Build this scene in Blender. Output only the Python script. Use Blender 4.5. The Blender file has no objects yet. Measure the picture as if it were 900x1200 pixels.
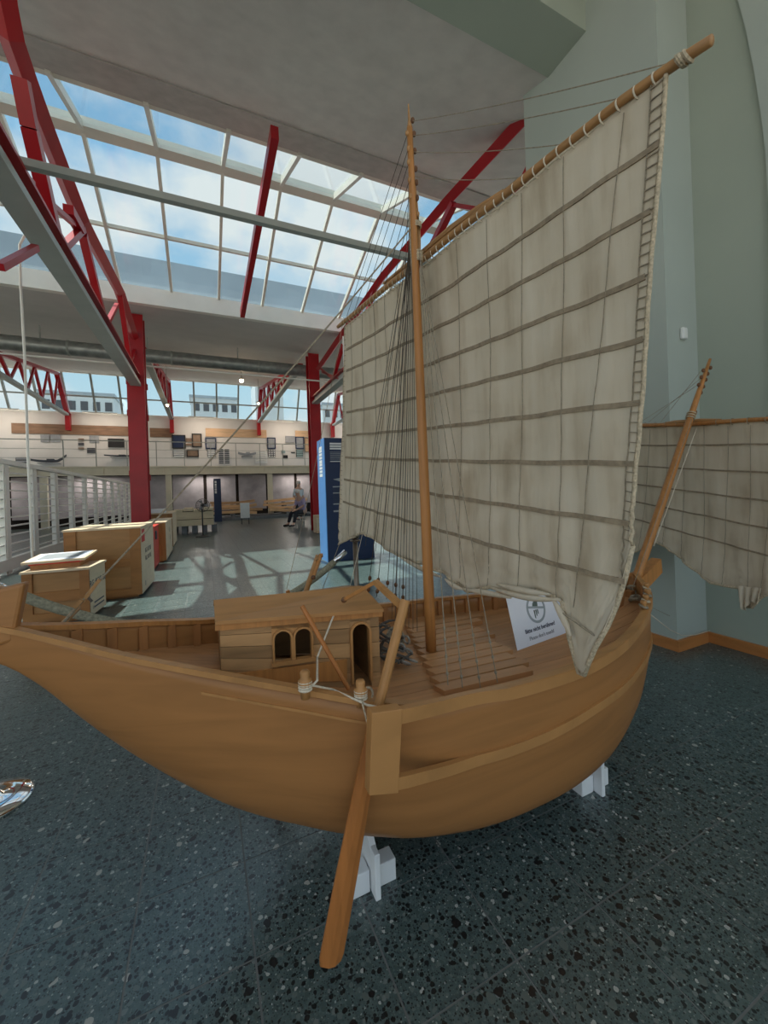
import bpy, bmesh, random
import numpy as np
from math import sin, cos, tan, atan, radians, pi, sqrt, hypot
from mathutils import Vector, Matrix
random.seed(7)
S = bpy.context.scene
COL = S.collection

# ------------------------------------------------------------------ camera
F_PX, U0, V0 = 462.0, 450.0, 575.0          # focal length / principal point, 900x1200 frame
ROLL, YAW, EYE = atan(.034), radians(24.6), 1.2
FW = np.array([sin(YAW), cos(YAW), 0]); RT = np.array([cos(YAW), -sin(YAW), 0]); UP = np.array([0, 0, 1.])
CAM = np.array([0, 0, EYE])
cd = bpy.data.cameras.new('camera'); cam = bpy.data.objects.new('camera', cd); COL.objects.link(cam)
cd.sensor_fit = 'VERTICAL'; cd.sensor_height = 36; cd.sensor_width = 27
cd.lens = F_PX / 1200 * 36; cd.shift_y = -(600 - V0) / 1200; cd.clip_start = .02; cd.clip_end = 2000
rx = Vector(cos(ROLL) * RT - sin(ROLL) * UP); ux = Vector(sin(ROLL) * RT + cos(ROLL) * UP); bk = -Vector(FW)
cam.matrix_world = Matrix(((rx.x, ux.x, bk.x, 0), (rx.y, ux.y, bk.y, 0), (rx.z, ux.z, bk.z, EYE), (0, 0, 0, 1)))
S.camera = cam

# ------------------------------------------------------------------ view, sky, sun
S.view_settings.view_transform = 'Standard'; S.view_settings.look = 'None'
S.view_settings.gamma = 1; S.view_settings.use_curve_mapping = False
S.view_settings.exposure = 0.0
SKY = 1.0
w = bpy.data.worlds.new('sky'); S.world = w; w.use_nodes = True
wt = w.node_tree; wt.nodes.clear()
def wn(t, **k):
    n = wt.nodes.new(t)
    for a, b in k.items(): setattr(n, a, b)
    return n
out = wn('ShaderNodeOutputWorld'); bg = wn('ShaderNodeBackground'); bg.inputs[1].default_value = SKY
tc = wn('ShaderNodeTexCoord'); sep = wn('ShaderNodeSeparateXYZ'); wt.links.new(tc.outputs['Generated'], sep.inputs[0])
gr = wn('ShaderNodeValToRGB'); wt.links.new(sep.outputs['Z'], gr.inputs[0])
e = gr.color_ramp.elements; e[0].position = 0; e[0].color = (.84, .87, .86, 1); e[1].position = .75; e[1].color = (.20, .47, .80, 1)
x = e.new(.25); x.color = (.55, .78, .92, 1)
mp = wn('ShaderNodeMapping'); mp.inputs['Scale'].default_value = (1, 1, 1.7); mp.inputs['Location'].default_value = (3.4, 1.0, .3)
wt.links.new(tc.outputs['Generated'], mp.inputs[0])
nz = wn('ShaderNodeTexNoise'); nz.inputs['Scale'].default_value = 2.6; nz.inputs['Detail'].default_value = 7; nz.inputs['Roughness'].default_value = .55
wt.links.new(mp.outputs[0], nz.inputs['Vector'])
cr = wn('ShaderNodeValToRGB'); wt.links.new(nz.outputs['Fac'], cr.inputs[0])
e = cr.color_ramp.elements; e[0].position = .44; e[0].color = (0, 0, 0, 1); e[1].position = .60; e[1].color = (1, 1, 1, 1)
mx = wn('ShaderNodeMixRGB'); wt.links.new(cr.outputs[0], mx.inputs[0]); wt.links.new(gr.outputs[0], mx.inputs[1]); mx.inputs[2].default_value = (.92, .93, .94, 1)
wt.links.new(mx.outputs[0], bg.inputs[0]); wt.links.new(bg.outputs[0], out.inputs[0])
sd = bpy.data.lights.new('sun', 'SUN'); sd.energy = 7.5; sd.angle = .01; sd.color = (1, .95, .86)
sun = bpy.data.objects.new('sun', sd); COL.objects.link(sun)
sun.rotation_euler = Vector((.34, -.10, -.92)).to_track_quat('-Z', 'Y').to_euler()

# ------------------------------------------------------------------ pixel -> plane helpers (900x1200 frame)
def ray(u, v):
    du, dv = (u - U0) / F_PX, (v - V0) / F_PX
    x = du * cos(ROLL) - dv * sin(ROLL); y = du * sin(ROLL) + dv * cos(ROLL)
    return FW + RT * x - UP * y
def onax(u, v, ax, val):
    d = ray(u, v); return CAM + d * ((val - CAM[ax]) / d[ax])
def onX(u, v, X): return onax(u, v, 0, X)
def onY(u, v, Y): return onax(u, v, 1, Y)
def onZ(u, v, Z=0.): return onax(u, v, 2, Z)
def onP(u, v, p0, n):
    d = ray(u, v); p0 = np.array(p0, float); n = np.array(n, float)
    return CAM + d * (np.dot(p0 - CAM, n) / np.dot(d, n))
def proj(p):
    p = np.asarray(p, float) - CAM; z = p @ FW; x = (p @ RT) / z; y = -(p @ UP) / z
    return U0 + (x * cos(ROLL) + y * sin(ROLL)) * F_PX, V0 + (-x * sin(ROLL) + y * cos(ROLL)) * F_PX, z

# ------------------------------------------------------------------ materials
M = {}
class NT:
    def __init__(s, name):
        s.m = bpy.data.materials.new(name); s.m.use_nodes = True; s.t = s.m.node_tree
        s.b = s.t.nodes['Principled BSDF']; M[name] = s.m
    def n(s, t, **k):
        n = s.t.nodes.new(t)
        for a, b in k.items():
            if a.startswith('i_'): n.inputs[a[2:]].default_value = b
            else: setattr(n, a, b)
        return n
    def l(s, a, b): s.t.links.new(a, b)
    def pos(s, scale=(1, 1, 1), rot=(0, 0, 0), obj=False):
        if obj: o = s.n('ShaderNodeTexCoord').outputs['Object']
        else: o = s.n('ShaderNodeNewGeometry').outputs['Position']
        mp = s.n('ShaderNodeMapping'); mp.inputs['Scale'].default_value = scale; mp.inputs['Rotation'].default_value = rot
        s.l(o, mp.inputs[0]); return mp.outputs[0]
    def ramp(s, fac, stops, interp='LINEAR'):
        r = s.n('ShaderNodeValToRGB'); r.color_ramp.interpolation = interp; e = r.color_ramp.elements
        while len(e) < len(stops): e.new(.5)
        for a, (p, c) in zip(e, stops): a.position = p; a.color = tuple(c) + ((1,) if len(c) == 3 else ())
        s.l(fac, r.inputs[0]); return r.outputs[0]
    def bump(s, h, strength=.2, dist=.01):
        b = s.n('ShaderNodeBump'); b.inputs['Strength'].default_value = strength; b.inputs['Distance'].default_value = dist
        s.l(h, b.inputs['Height']); s.l(b.outputs[0], s.b.inputs['Normal'])
def plain(name, col, rough=.6, metal=0, var=.12, scale=8., bump=0., spec=.5):
    t = NT(name); t.b.inputs['Roughness'].default_value = rough; t.b.inputs['Metallic'].default_value = metal
    t.b.inputs['Specular IOR Level'].default_value = spec
    nz = t.n('ShaderNodeTexNoise'); nz.inputs['Scale'].default_value = scale; nz.inputs['Detail'].default_value = 4
    t.l(t.pos(), nz.inputs['Vector'])
    a = [c * (1 - var) for c in col]; b = [min(1, c * (1 + var)) for c in col]
    t.l(t.ramp(nz.outputs['Fac'], [(.3, a), (.7, b)]), t.b.inputs['Base Color'])
    if bump: t.bump(nz.outputs['Fac'], bump)
    return t.m
def wood(name, col, scale=(1.5, 26, 26), rough=.45, var=.28, rnd=0., spec=.4, detail=6):
    t = NT(name); t.b.inputs['Roughness'].default_value = rough; t.b.inputs['Specular IOR Level'].default_value = spec
    v = t.pos(scale)
    if rnd:
        oi = t.n('ShaderNodeObjectInfo'); ad = t.n('ShaderNodeVectorMath', operation='ADD')
        ml = t.n('ShaderNodeMath', operation='MULTIPLY'); ml.inputs[1].default_value = 37.; t.l(oi.outputs['Random'], ml.inputs[0])
        t.l(v, ad.inputs[0]); t.l(ml.outputs[0], ad.inputs[1]); v = ad.outputs[0]
    nz = t.n('ShaderNodeTexNoise'); nz.inputs['Scale'].default_value = 1; nz.inputs['Detail'].default_value = detail; nz.inputs['Distortion'].default_value = .6
    t.l(v, nz.inputs['Vector'])
    c = t.ramp(nz.outputs['Fac'], [(.28, [q * (1 - var) for q in col]), (.52, col), (.75, [min(1, q * (1 + var * .55)) for q in col])])
    if rnd:
        hs = t.n('ShaderNodeHueSaturation'); mr = t.n('ShaderNodeMapRange'); mr.inputs['To Min'].default_value = 1 - rnd; mr.inputs['To Max'].default_value = 1 + rnd
        t.l(oi.outputs['Random'], mr.inputs['Value']); t.l(mr.outputs[0], hs.inputs['Value']); t.l(c, hs.inputs['Color']); c = hs.outputs[0]
    t.l(c, t.b.inputs['Base Color']); t.bump(nz.outputs['Fac'], .06, .002)
    return t.m
HULL = (.385, .172, .055)
wood('hull_wood', HULL, (1.2, 5, 22), .42, .2)
wood('deck_wood', (.52, .255, .105), (2.5, 40, 40), .5, .2, rnd=.10)
wood('rib_wood', (.40, .175, .06), (20, 20, 4), .5, .2, rnd=.1)
wood("pale_wood", (.465, .228, .078), (4, 30, 8), .45, .2)
wood('mast_wood', (.47, .205, .06), (60, 60, 3), .4, .22)
wood('spar_wood', (.42, .22, .085), (50, 5, 50), .5, .25)
wood('oar_wood', (.45, .165, .042), (40, 40, 4), .42, .25)
wood('cabin_wood', (.42, .235, .10), (4, 10, 30), .5, .3, rnd=.32)
wood('dark_block', (.16, .07, .03), (20, 20, 20), .5)
wood('crate_ply', (.44, .225, .085), (2, 2, 12), .55, .2)
wood('crate_batten', (.38, .165, .05), (3, 3, 14), .55, .2, rnd=.08)
wood('crate_pale', (.72, .56, .38), (3, 3, 10), .6, .1)
wood('timber', (.62, .40, .22), (1.2, 8, 8), .7, .35, rnd=.25)
wood('case_wood', (.74, .62, .42), (1.5, 8, 8), .7, .15, rnd=.1)
wood('skirting_wood', (.50, .20, .06), (3, 3, 20), .4, .2)
wood('red_crate', (.60, .05, .03), (4, 4, 10), .5, .15)
wood('brown_board', (.26, .15, .09), (1.2, 6, 8), .6, .45)
wood('peach_board', (.70, .46, .28), (1.2, 6, 8), .6, .2)
plain('wall_green', (.37, .42, .36), .75, var=.03, scale=2)
plain('wall_pale', (.42, .475, .44), .75, var=.03, scale=2)
plain('wall_white', (.74, .71, .68), .75, var=.04, scale=1.5)
plain('ceiling_plaster', (.68, .635, .60), .9, var=.07, scale=5, bump=.25)
plain('ceiling_rough', (.48, .45, .42), .95, var=.10, scale=7, bump=.3)
plain('soffit_white', (.62, .59, .57), .85, var=.04, scale=2)
plain('steel_red', (.38, .006, .012), .38, var=.12, scale=3)
plain('steel_grey', (.36, .38, .36), .45, var=.06, scale=4)
plain('duct_metal', (.35, .37, .36), .4, .6, var=.2, scale=6)
plain('white_metal', (.84, .82, .76), .4, var=.04, scale=3)
plain('bar_cream', (.72, .70, .62), .45, var=.05, scale=3)
plain('cream_steel', (.66, .62, .50), .5, var=.05, scale=3)
plain('white_paint', (.82, .84, .85), .5, var=.03, scale=9)
plain('lilac_panel', (.42, .385, .41), .75, var=.22, scale=1.7)
plain('plinth_dark', (.16, .17, .18), .6)
plain('black', (.015, .015, .017), .5)
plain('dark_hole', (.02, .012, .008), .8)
plain('navy', (.012, .028, .085), .45, var=.05)
plain('navy_lit', (.10, .27, .60), .45, var=.05)
plain('print_grey', (.33, .34, .36), .6)
plain('print_dark', (.07, .075, .09), .6)
plain('print_white', (.80, .80, .80), .6, var=.02)
plain('print_brown', (.24, .16, .11), .6)
plain('print_teal', (.30, .42, .42), .6)
plain('paper', (.80, .82, .90), .6, var=.015)
plain('ink', (.06, .06, .09), .6)
plain('ink_soft', (.20, .20, .23), .6)
plain('ink_sign', (.34, .38, .41), .6)
plain('ink_hand', (.10, .13, .12), .6)
plain('ink_red', (.65, .03, .02), .6)
plain('rope_tan', (.52, .43, .30), .9, var=.3, scale=160, bump=.4)
plain('rope_dark', (.085, .07, .055), .9, var=.3, scale=120)
plain('rope_mid', (.30, .25, .18), .9, var=.3, scale=120)
plain('rope_white', (.68, .60, .47), .9, var=.15, scale=120)
plain('barrier_fabric', (.29, .27, .19), .9, var=.3, scale=90, bump=.4)
plain('chrome', (.85, .85, .87), .06, 1, var=.01)
plain('bronze_metal', (.22, .17, .13), .35, .7, var=.2)
plain('iron', (.13, .115, .10), .65, .3, var=.3, scale=60, bump=.3)
plain('iron_light', (.36, .32, .27), .7, 0, var=.3, scale=60)
plain('band_tape', (.30, .235, .16), .9, var=.25, scale=70)
plain('skin', (.60, .36, .26), .55, var=.06)
plain('hair_white', (.72, .70, .68), .8)
plain('shirt_pale', (.62, .68, .74), .8)
plain('shirt_lilac', (.46, .38, .56), .8)
plain('trousers_dark', (.03, .03, .04), .8)
plain('roof_metal', (.30, .36, .42), .5, var=.12, scale=.7)
plain('hill_haze', (.42, .50, .55), .9, var=.25, scale=.02)
plain('house_haze', (.52, .58, .63), .9, var=.1, scale=.05)
plain('paving', (.44, .40, .34), .9, var=.1, scale=1)
plain('plastic_white', (.75, .77, .76), .4, var=.02)
# cloth
t = NT('sail_cloth'); bs = t.b; bs.inputs['Roughness'].default_value = .9; bs.inputs['Specular IOR Level'].default_value = .1
n1 = t.n('ShaderNodeTexNoise'); n1.inputs['Scale'].default_value = 1; n1.inputs['Detail'].default_value = 5; t.l(t.pos((9, 22, 3)), n1.inputs['Vector'])
n2 = t.n('ShaderNodeTexNoise'); n2.inputs['Scale'].default_value = 1; n2.inputs['Detail'].default_value = 6; t.l(t.pos((4, 4, 5)), n2.inputs['Vector'])
mxx = t.n('ShaderNodeMath', operation='ADD'); t.l(n1.outputs['Fac'], mxx.inputs[0]); t.l(n2.outputs['Fac'], mxx.inputs[1])
hf = t.n('ShaderNodeMath', operation='MULTIPLY'); hf.inputs[1].default_value = .5; t.l(mxx.outputs[0], hf.inputs[0])
cc = t.ramp(hf.outputs[0], [(.33, (.56, .46, .33)), (.48, (.73, .64, .50)), (.66, (.80, .72, .59))])
t.l(cc, bs.inputs['Base Color']); t.bump(n1.outputs['Fac'], .35, .012)
tr = t.n('ShaderNodeBsdfTranslucent'); t.l(cc, tr.inputs[0]); ms = t.n('ShaderNodeMixShader'); ms.inputs[0].default_value = .22
t.l(bs.outputs[0], ms.inputs[1]); t.l(tr.outputs[0], ms.inputs[2]); t.l(ms.outputs[0], t.t.nodes['Material Output'].inputs[0])
# terrazzo
t = NT('terrazzo'); bs = t.b; bs.inputs['Roughness'].default_value = .30; bs.inputs['Specular IOR Level'].default_value = .85
g = t.n('ShaderNodeNewGeometry').outputs['Position']
def chips(scale, thr0, thr1, seed):
    ad = t.n('ShaderNodeVectorMath', operation='ADD'); t.l(g, ad.inputs[0]); ad.inputs[1].default_value = (seed, seed * .7, 0)
    wv = t.n('ShaderNodeTexNoise'); wv.inputs['Scale'].default_value = scale * 1.3; t.l(ad.outputs[0], wv.inputs['Vector'])
    sc = t.n('ShaderNodeVectorMath', operation='SCALE'); sc.inputs['Scale'].default_value = .55 / scale; t.l(wv.outputs['Color'], sc.inputs[0])
    a2 = t.n('ShaderNodeVectorMath', operation='ADD'); t.l(ad.outputs[0], a2.inputs[0]); t.l(sc.outputs[0], a2.inputs[1])
    vo = t.n('ShaderNodeTexVoronoi'); vo.voronoi_dimensions = '2D'; vo.inputs['Scale'].default_value = scale; t.l(a2.outputs[0], vo.inputs['Vector'])
    sp = t.n('ShaderNodeSeparateColor'); t.l(vo.outputs['Color'], sp.inputs[0])
    mr = t.n('ShaderNodeMapRange'); mr.inputs['To Min'].default_value = thr0; mr.inputs['To Max'].default_value = thr1; t.l(sp.outputs[1], mr.inputs['Value'])
    lt = t.n('ShaderNodeMath', operation='LESS_THAN'); t.l(vo.outputs['Distance'], lt.inputs[0]); t.l(mr.outputs[0], lt.inputs[1])
    return lt.outputs[0], sp.outputs[0]
nb = t.n('ShaderNodeTexNoise'); nb.inputs['Scale'].default_value = 45; nb.inputs['Detail'].default_value = 6; t.l(g, nb.inputs['Vector'])
base = t.ramp(nb.outputs['Fac'], [(.3, (.055, .088, .088)), (.7, (.098, .142, .138))])
def mixc(f, a, b):
    m = t.n('ShaderNodeMixRGB'); t.l(f, m.inputs[0]); t.l(a, m.inputs[1]); t.l(b, m.inputs[2]); return m.outputs[0]
f1, c1 = chips(70, .02, .46, 0)
k1 = t.ramp(c1, [(0, (.010, .014, .015)), (.30, (.065, .10, .095)), (.48, (.12, .155, .145)), (.62, (.013, .018, .020)), (.84, (.15, .18, .17)), (.95, (.36, .38, .35))], 'CONSTANT')
f2, c2 = chips(170, .05, .42, 3)
k2 = t.ramp(c2, [(0, (.02, .03, .03)), (.4, (.11, .15, .14)), (.7, (.04, .06, .06)), (.9, (.26, .30, .27))], 'CONSTANT')
f3, c3 = chips(30, -.45, .34, 9)
k3 = t.ramp(c3, [(0, (.012, .014, .015)), (.58, (.11, .14, .13)), (.86, (.36, .36, .32)), (.93, (.010, .012, .012))], 'CONSTANT')
cA = mixc(f2, base, k2); cB = mixc(f1, cA, k1); cC = mixc(f3, cB, k3); t.l(cC, bs.inputs['Base Color'])
plain('joint', (.17, .18, .175), .6)
# glass: mostly clear with a surface reflection
t = NT('glass'); o = t.t.nodes['Material Output']
tp = t.n('ShaderNodeBsdfTransparent'); tp.inputs[0].default_value = (.90, .95, .95, 1); gl = t.n('ShaderNodeBsdfGlossy'); gl.inputs['Roughness'].default_value = .02
fr = t.n('ShaderNodeLayerWeight'); fr.inputs[0].default_value = .5; ms = t.n('ShaderNodeMixShader')
pw_ = t.n('ShaderNodeMath', operation='POWER'); pw_.inputs[1].default_value = 5; t.l(fr.outputs['Facing'], pw_.inputs[0])
ma = t.n('ShaderNodeMath', operation='MULTIPLY_ADD'); ma.inputs[1].default_value = .5; ma.inputs[2].default_value = .025; t.l(pw_.outputs[0], ma.inputs[0])
t.l(ma.outputs[0], ms.inputs[0]); t.l(tp.outputs[0], ms.inputs[1]); t.l(gl.outputs[0], ms.inputs[2]); t.l(ms.outputs[0], o.inputs[0])
def emit(name, col, s):
    t = NT(name); t.b.inputs['Emission Color'].default_value = (*col, 1); t.b.inputs['Emission Strength'].default_value = s
emit('lamp_glow', (1, .72, .42), 40)

# ------------------------------------------------------------------ mesh builder
class MB:
    def __init__(s): s.v = []; s.f = []
    def add(s, vs, fs):
        o = len(s.v); s.v += [tuple(map(float, v)) for v in vs]; s.f += [tuple(i + o for i in f) for f in fs]; return s
    def box(s, lo, hi, rz=0., c=None):
        (a, b, d), (p, q, r) = lo, hi
        vs = [(a, b, d), (p, b, d), (p, q, d), (a, q, d), (a, b, r), (p, b, r), (p, q, r), (a, q, r)]
        if rz:
            cx, cy = c if c else ((a + p) / 2, (b + q) / 2)
            vs = [(cx + (x - cx) * cos(rz) - (y - cy) * sin(rz), cy + (x - cx) * sin(rz) + (y - cy) * cos(rz), z) for x, y, z in vs]
        return s.add(vs, [(3, 2, 1, 0), (4, 5, 6, 7), (0, 1, 5, 4), (1, 2, 6, 5), (2, 3, 7, 6), (3, 0, 4, 7)])
    def hexa(s, q0, q1):                      # two quads -> solid
        return s.add(list(q0) + list(q1), [(3, 2, 1, 0), (4, 5, 6, 7), (0, 1, 5, 4), (1, 2, 6, 5), (2, 3, 7, 6), (3, 0, 4, 7)])
    def bar(s, p0, p1, w, h, up=(0, 0, 1), w1=None, h1=None):
        p0 = Vector(p0); p1 = Vector(p1); d = (p1 - p0).normalized(); u = Vector(up)
        if abs(d.dot(u)) > .98: u = Vector((1, 0, 0))
        r = d.cross(u).normalized(); u = r.cross(d); w1 = w if w1 is None else w1; h1 = h if h1 is None else h1
        q = lambda p, w, h: [p - r * w / 2 - u * h / 2, p + r * w / 2 - u * h / 2, p + r * w / 2 + u * h / 2, p - r * w / 2 + u * h / 2]
        return s.hexa(q(p0, w, h), q(p1, w1, h1))
    def tube(s, pts, r, n=8, cap=True):
        pts = [Vector(p) for p in pts]; rs = r if isinstance(r, (list, tuple)) else [r] * len(pts); o = []
        t0 = (pts[1] - pts[0]).normalized(); u = Vector((0, 0, 1)) if abs(t0.z) < .9 else Vector((1, 0, 0))
        for i, p in enumerate(pts):
            a = pts[max(i - 1, 0)]; b = pts[min(i + 1, len(pts) - 1)]; t = (b - a)
            t = t.normalized() if t.length > 1e-9 else t0
            u = (u - t * u.dot(t)).normalized(); w_ = t.cross(u)
            o += [p + (u * cos(2 * pi * k / n) + w_ * sin(2 * pi * k / n)) * rs[i] for k in range(n)]
        f = [(i * n + k, i * n + (k + 1) % n, (i + 1) * n + (k + 1) % n, (i + 1) * n + k) for i in range(len(pts) - 1) for k in range(n)]
        if cap: f += [tuple(range(n))[::-1], tuple((len(pts) - 1) * n + k for k in range(n))]
        return s.add(o, f)
    def lathe(s, c, prof, n=20, ax=(0, 0, 1)):
        a = Vector(ax).normalized(); u = a.orthogonal().normalized(); w_ = a.cross(u); c = Vector(c)
        o = [c + a * z + (u * cos(2 * pi * k / n) + w_ * sin(2 * pi * k / n)) * r for r, z in prof for k in range(n)]
        f = [(i * n + k, i * n + (k + 1) % n, (i + 1) * n + (k + 1) % n, (i + 1) * n + k) for i in range(len(prof) - 1) for k in range(n)]
        f += [tuple(range(n))[::-1], tuple((len(prof) - 1) * n + k for k in range(n))]
        return s.add(o, f)
    def torus(s, c, R, r, ax=(0, 0, 1), n=16, m=6, sx=1.):
        a = Vector(ax).normalized(); u = a.orthogonal().normalized(); w_ = a.cross(u); c = Vector(c); o = []
        for i in range(n):
            t = 2 * pi * i / n; d = u * cos(t) * sx + w_ * sin(t)
            o += [c + d * R + (d * cos(2 * pi * k / m) + a * sin(2 * pi * k / m)) * r for k in range(m)]
        return s.add(o, [(i * m + k, ((i + 1) % n) * m + k, ((i + 1) % n) * m + (k + 1) % m, i * m + (k + 1) % m) for i in range(n) for k in range(m)])
    def ball(s, c, r, n=10, sz=1.):
        prof = [(max(1e-4, r * sin(pi * i / 6)), -r * sz * cos(pi * i / 6)) for i in range(7)]
        return s.lathe(c, prof, n)
    def prism(s, poly, ext):                  # planar polygon + extrusion vector
        n = len(poly); e = Vector(ext); a = [Vector(p) for p in poly]
        return s.add(a + [p + e for p in a], [tuple(range(n))[::-1], tuple(range(n, 2 * n))] + [(i, (i + 1) % n, n + (i + 1) % n, n + i) for i in range(n)])
    def grid(s, rows):
        n = len(rows[0]); o = [p for r in rows for p in r]
        return s.add(o, [(i * n + k, i * n + k + 1, (i + 1) * n + k + 1, (i + 1) * n + k) for i in range(len(rows) - 1) for k in range(n - 1)])

def origin(o):
    p = Vector((0, 0, 0))
    while o: p += o.location; o = o.parent
    return p
def put(name, mb, m, parent=None, smooth=False, at=None, bevel=0., kind=None, label=None):
    me = bpy.data.meshes.new(name); o = bpy.data.objects.new(name, me); COL.objects.link(o)
    if parent: o.parent = parent; org = origin(parent)
    elif at is not None: org = Vector(at); o.location = org
    else:
        v = np.array(mb.v); org = Vector(((v[:, 0].min() + v[:, 0].max()) / 2, (v[:, 1].min() + v[:, 1].max()) / 2, v[:, 2].min())); o.location = org
    me.from_pydata([(x - org.x, y - org.y, z - org.z) for x, y, z in mb.v], [], mb.f)
    bm = bmesh.new(); bm.from_mesh(me); bmesh.ops.recalc_face_normals(bm, faces=bm.faces); bm.to_mesh(me); bm.free()
    me.materials.append(M[m])
    if smooth: me.polygons.foreach_set('use_smooth', [True] * len(me.polygons))
    if bevel:
        b = o.modifiers.new('bevel', 'BEVEL'); b.width = bevel; b.segments = 2; b.limit_method = 'ANGLE'
    if kind: o['kind'] = kind
    if label: o['label'] = label
    return o
def thing(name, label, cat, at, group=None):
    o = bpy.data.objects.new(name, None); o.empty_display_size = .05; COL.objects.link(o); o.location = Vector(at)
    o['label'] = label; o['category'] = cat
    if group: o['group'] = group
    return o
def tag(o, label, cat, group=None):
    o['label'] = label; o['category'] = cat
    if group: o['group'] = group
    return o
def struct(name, mb, m, label=None, **k):
    o = put(name, mb, m, kind='structure', **k)
    if label: o['label'] = label
    return o
def text(body, size, m, name, parent, pos, xdir, ydir, ext=.0004, align='CENTER', bold=False):
    cu = bpy.data.curves.new(name, 'FONT'); cu.body = body; cu.size = size; cu.extrude = ext; cu.align_x = align; cu.align_y = 'CENTER'
    if bold: cu.offset = size * .018
    cu.resolution_u = 3
    tmp = bpy.data.objects.new(name, cu); COL.objects.link(tmp)
    me = bpy.data.meshes.new_from_object(tmp.evaluated_get(bpy.context.evaluated_depsgraph_get()))
    bpy.data.objects.remove(tmp); me.materials.clear(); me.materials.append(M[m]); me.name = name
    o = bpy.data.objects.new(name, me); COL.objects.link(o)
    x = Vector(xdir).normalized(); y = Vector(ydir); y = (y - x * x.dot(y)).normalized(); z = x.cross(y)
    o.parent = parent; p = Vector(pos) - origin(parent)
    o.matrix_local = Matrix(((x.x, y.x, z.x, p.x), (x.y, y.y, z.y, p.y), (x.z, y.z, z.z, p.z), (0, 0, 0, 1)))
    return o
def cub(xs, ys):
    xs = np.array(xs, float); ys = np.array(ys, float); n = len(xs); h = np.diff(xs); d = np.diff(ys) / h
    m = np.zeros(n); m[1:-1] = (d[:-1] * h[1:] + d[1:] * h[:-1]) / (h[:-1] + h[1:]); m[0] = d[0]; m[-1] = d[-1]
    def f(x):
        i = min(max(int(np.searchsorted(xs, x)) - 1, 0), n - 2); t = (x - xs[i]) / h[i]
        return float((2 * t**3 - 3 * t**2 + 1) * ys[i] + (t**3 - 2 * t**2 + t) * h[i] * m[i] + (-2 * t**3 + 3 * t**2) * ys[i + 1] + (t**3 - t**2) * h[i] * m[i + 1])
    return f

# ================================================================== SETTING
XL, XR = -12.0, 10.0
GX = [-6.38, -1.54, 3.30, 8.14]              # structural grid of the hall
YE, ZE = 5.41, 5.95; YR, ZR = 6.76, 6.49; YS, ZS = 9.40, 5.55      # skylight: lower edge, ridge, far sill
# ---- floor: terrazzo slabs 30 x 30 cm on a bed
T = .30; JX, JY = .385, 1.085
fl = struct('floor', MB().box((XL, -3.5, -.12), (XR, 26.2, -.0012)), 'joint', 'dark green terrazzo floor laid in square slabs', at=(0, 0, -.12))
cells = []
rest = MB()
for i in range(int((XL - JX) / T) - 1, int((XR - JX) / T) + 1):
    for j in range(int((-3.5 - JY) / T), int((26 - JY) / T) + 1):
        x0, y0 = JX + i * T, JY + j * T
        cx, cy = x0 + T / 2, y0 + T / 2
        if cx > 3.37 and cy < 1.68: continue
        d = np.array([cx, cy, 0]) - CAM; z = d @ FW
        vis = False
        if z > .3:
            u, v, _ = proj((cx, cy, 0)); vis = -120 < u < 1000 and v < 1330
        cells.append((z if vis else 1e3 + hypot(cx, cy), x0, y0))
cells.sort()
g_ = .0026
tm = None
for k, (z, x0, y0) in enumerate(cells):
    if k < 300:
        if tm is None:
            b = MB().box((g_, g_, -.02), (T - g_, T - g_, 0))
            o = put('tile', b, 'terrazzo', fl, at=None); o.data.transform(Matrix.Translation(origin(fl))); tm = o.data
        else:
            o = bpy.data.objects.new('tile', tm); COL.objects.link(o); o.parent = fl
        o.location = Vector((x0, y0, 0)) - origin(fl)
    else:
        rest.add([(x0 + g_, y0 + g_, 0), (x0 + T - g_, y0 + g_, 0), (x0 + T - g_, y0 + T - g_, 0), (x0 + g_, y0 + T - g_, 0)], [(0, 1, 2, 3)])
put('tiles', rest, 'terrazzo', fl, kind='stuff')
struct('ground', MB().box((-400, -400, -.6), (400, 400, -.2)), 'paving', 'paved ground outside the hall')
# ---- right wall, pier and its skirting
struct('wall_right', MB().box((3.37, -3.5, 0), (3.62, 1.68, 5.4)), 'wall_green', 'pale green plastered wall running towards the pier')
struct('wall_right_pier', MB().box((3.0, 1.68, 0), (3.62, 2.92, 5.5)), 'wall_pale', 'pale green projecting wall pier beside the ship bow')
arc = [(866.7, 0), (876.7, 36.7), (886.7, 86.7), (895, 140), (899.5, 176.7), (904, 260), (906, 360)]
ap = [onX(u, v, 3.37) for u, v in arc]
y0a, z0a = ap[-1][1], ap[-1][2]
poly = [(3.37, -3.4, 5.4)] + [(3.37, ap[0][1] + .12, 5.4)] + [tuple(p) for p in ap] + [(3.37, y0a, 0.02), (3.37, -3.4, 0.02)]
struct('wall_right_arch', MB().prism(poly, (-.03, 0, 0)), 'wall_pale', 'paler arched edge on the green wall')
bb = .078
struct('baseboard_right', MB().box((3.352, y0a, 0), (3.37, 1.68, bb)), 'skirting_wood', 'orange wood skirting along the right wall', bevel=.003)
pb = MB().box((2.982, 1.662, 0), (3.37, 1.68, bb)).box((2.982, 1.68, 0), (3.0, 2.92, bb))
struct('baseboard_pier', pb, 'skirting_wood', 'orange wood skirting round the wall pier')
sn = put('wall_sensor', MB().box((0, 0, 0), (.06, .03, .085)), 'plastic_white', bevel=.012, at=(0, 0, 0))
sn.location = Vector(onY(796, 398, 1.68)) - Vector((0, .03, 0)); tag(sn, 'small white sensor box mounted high on the green pier', 'sensor')
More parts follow.
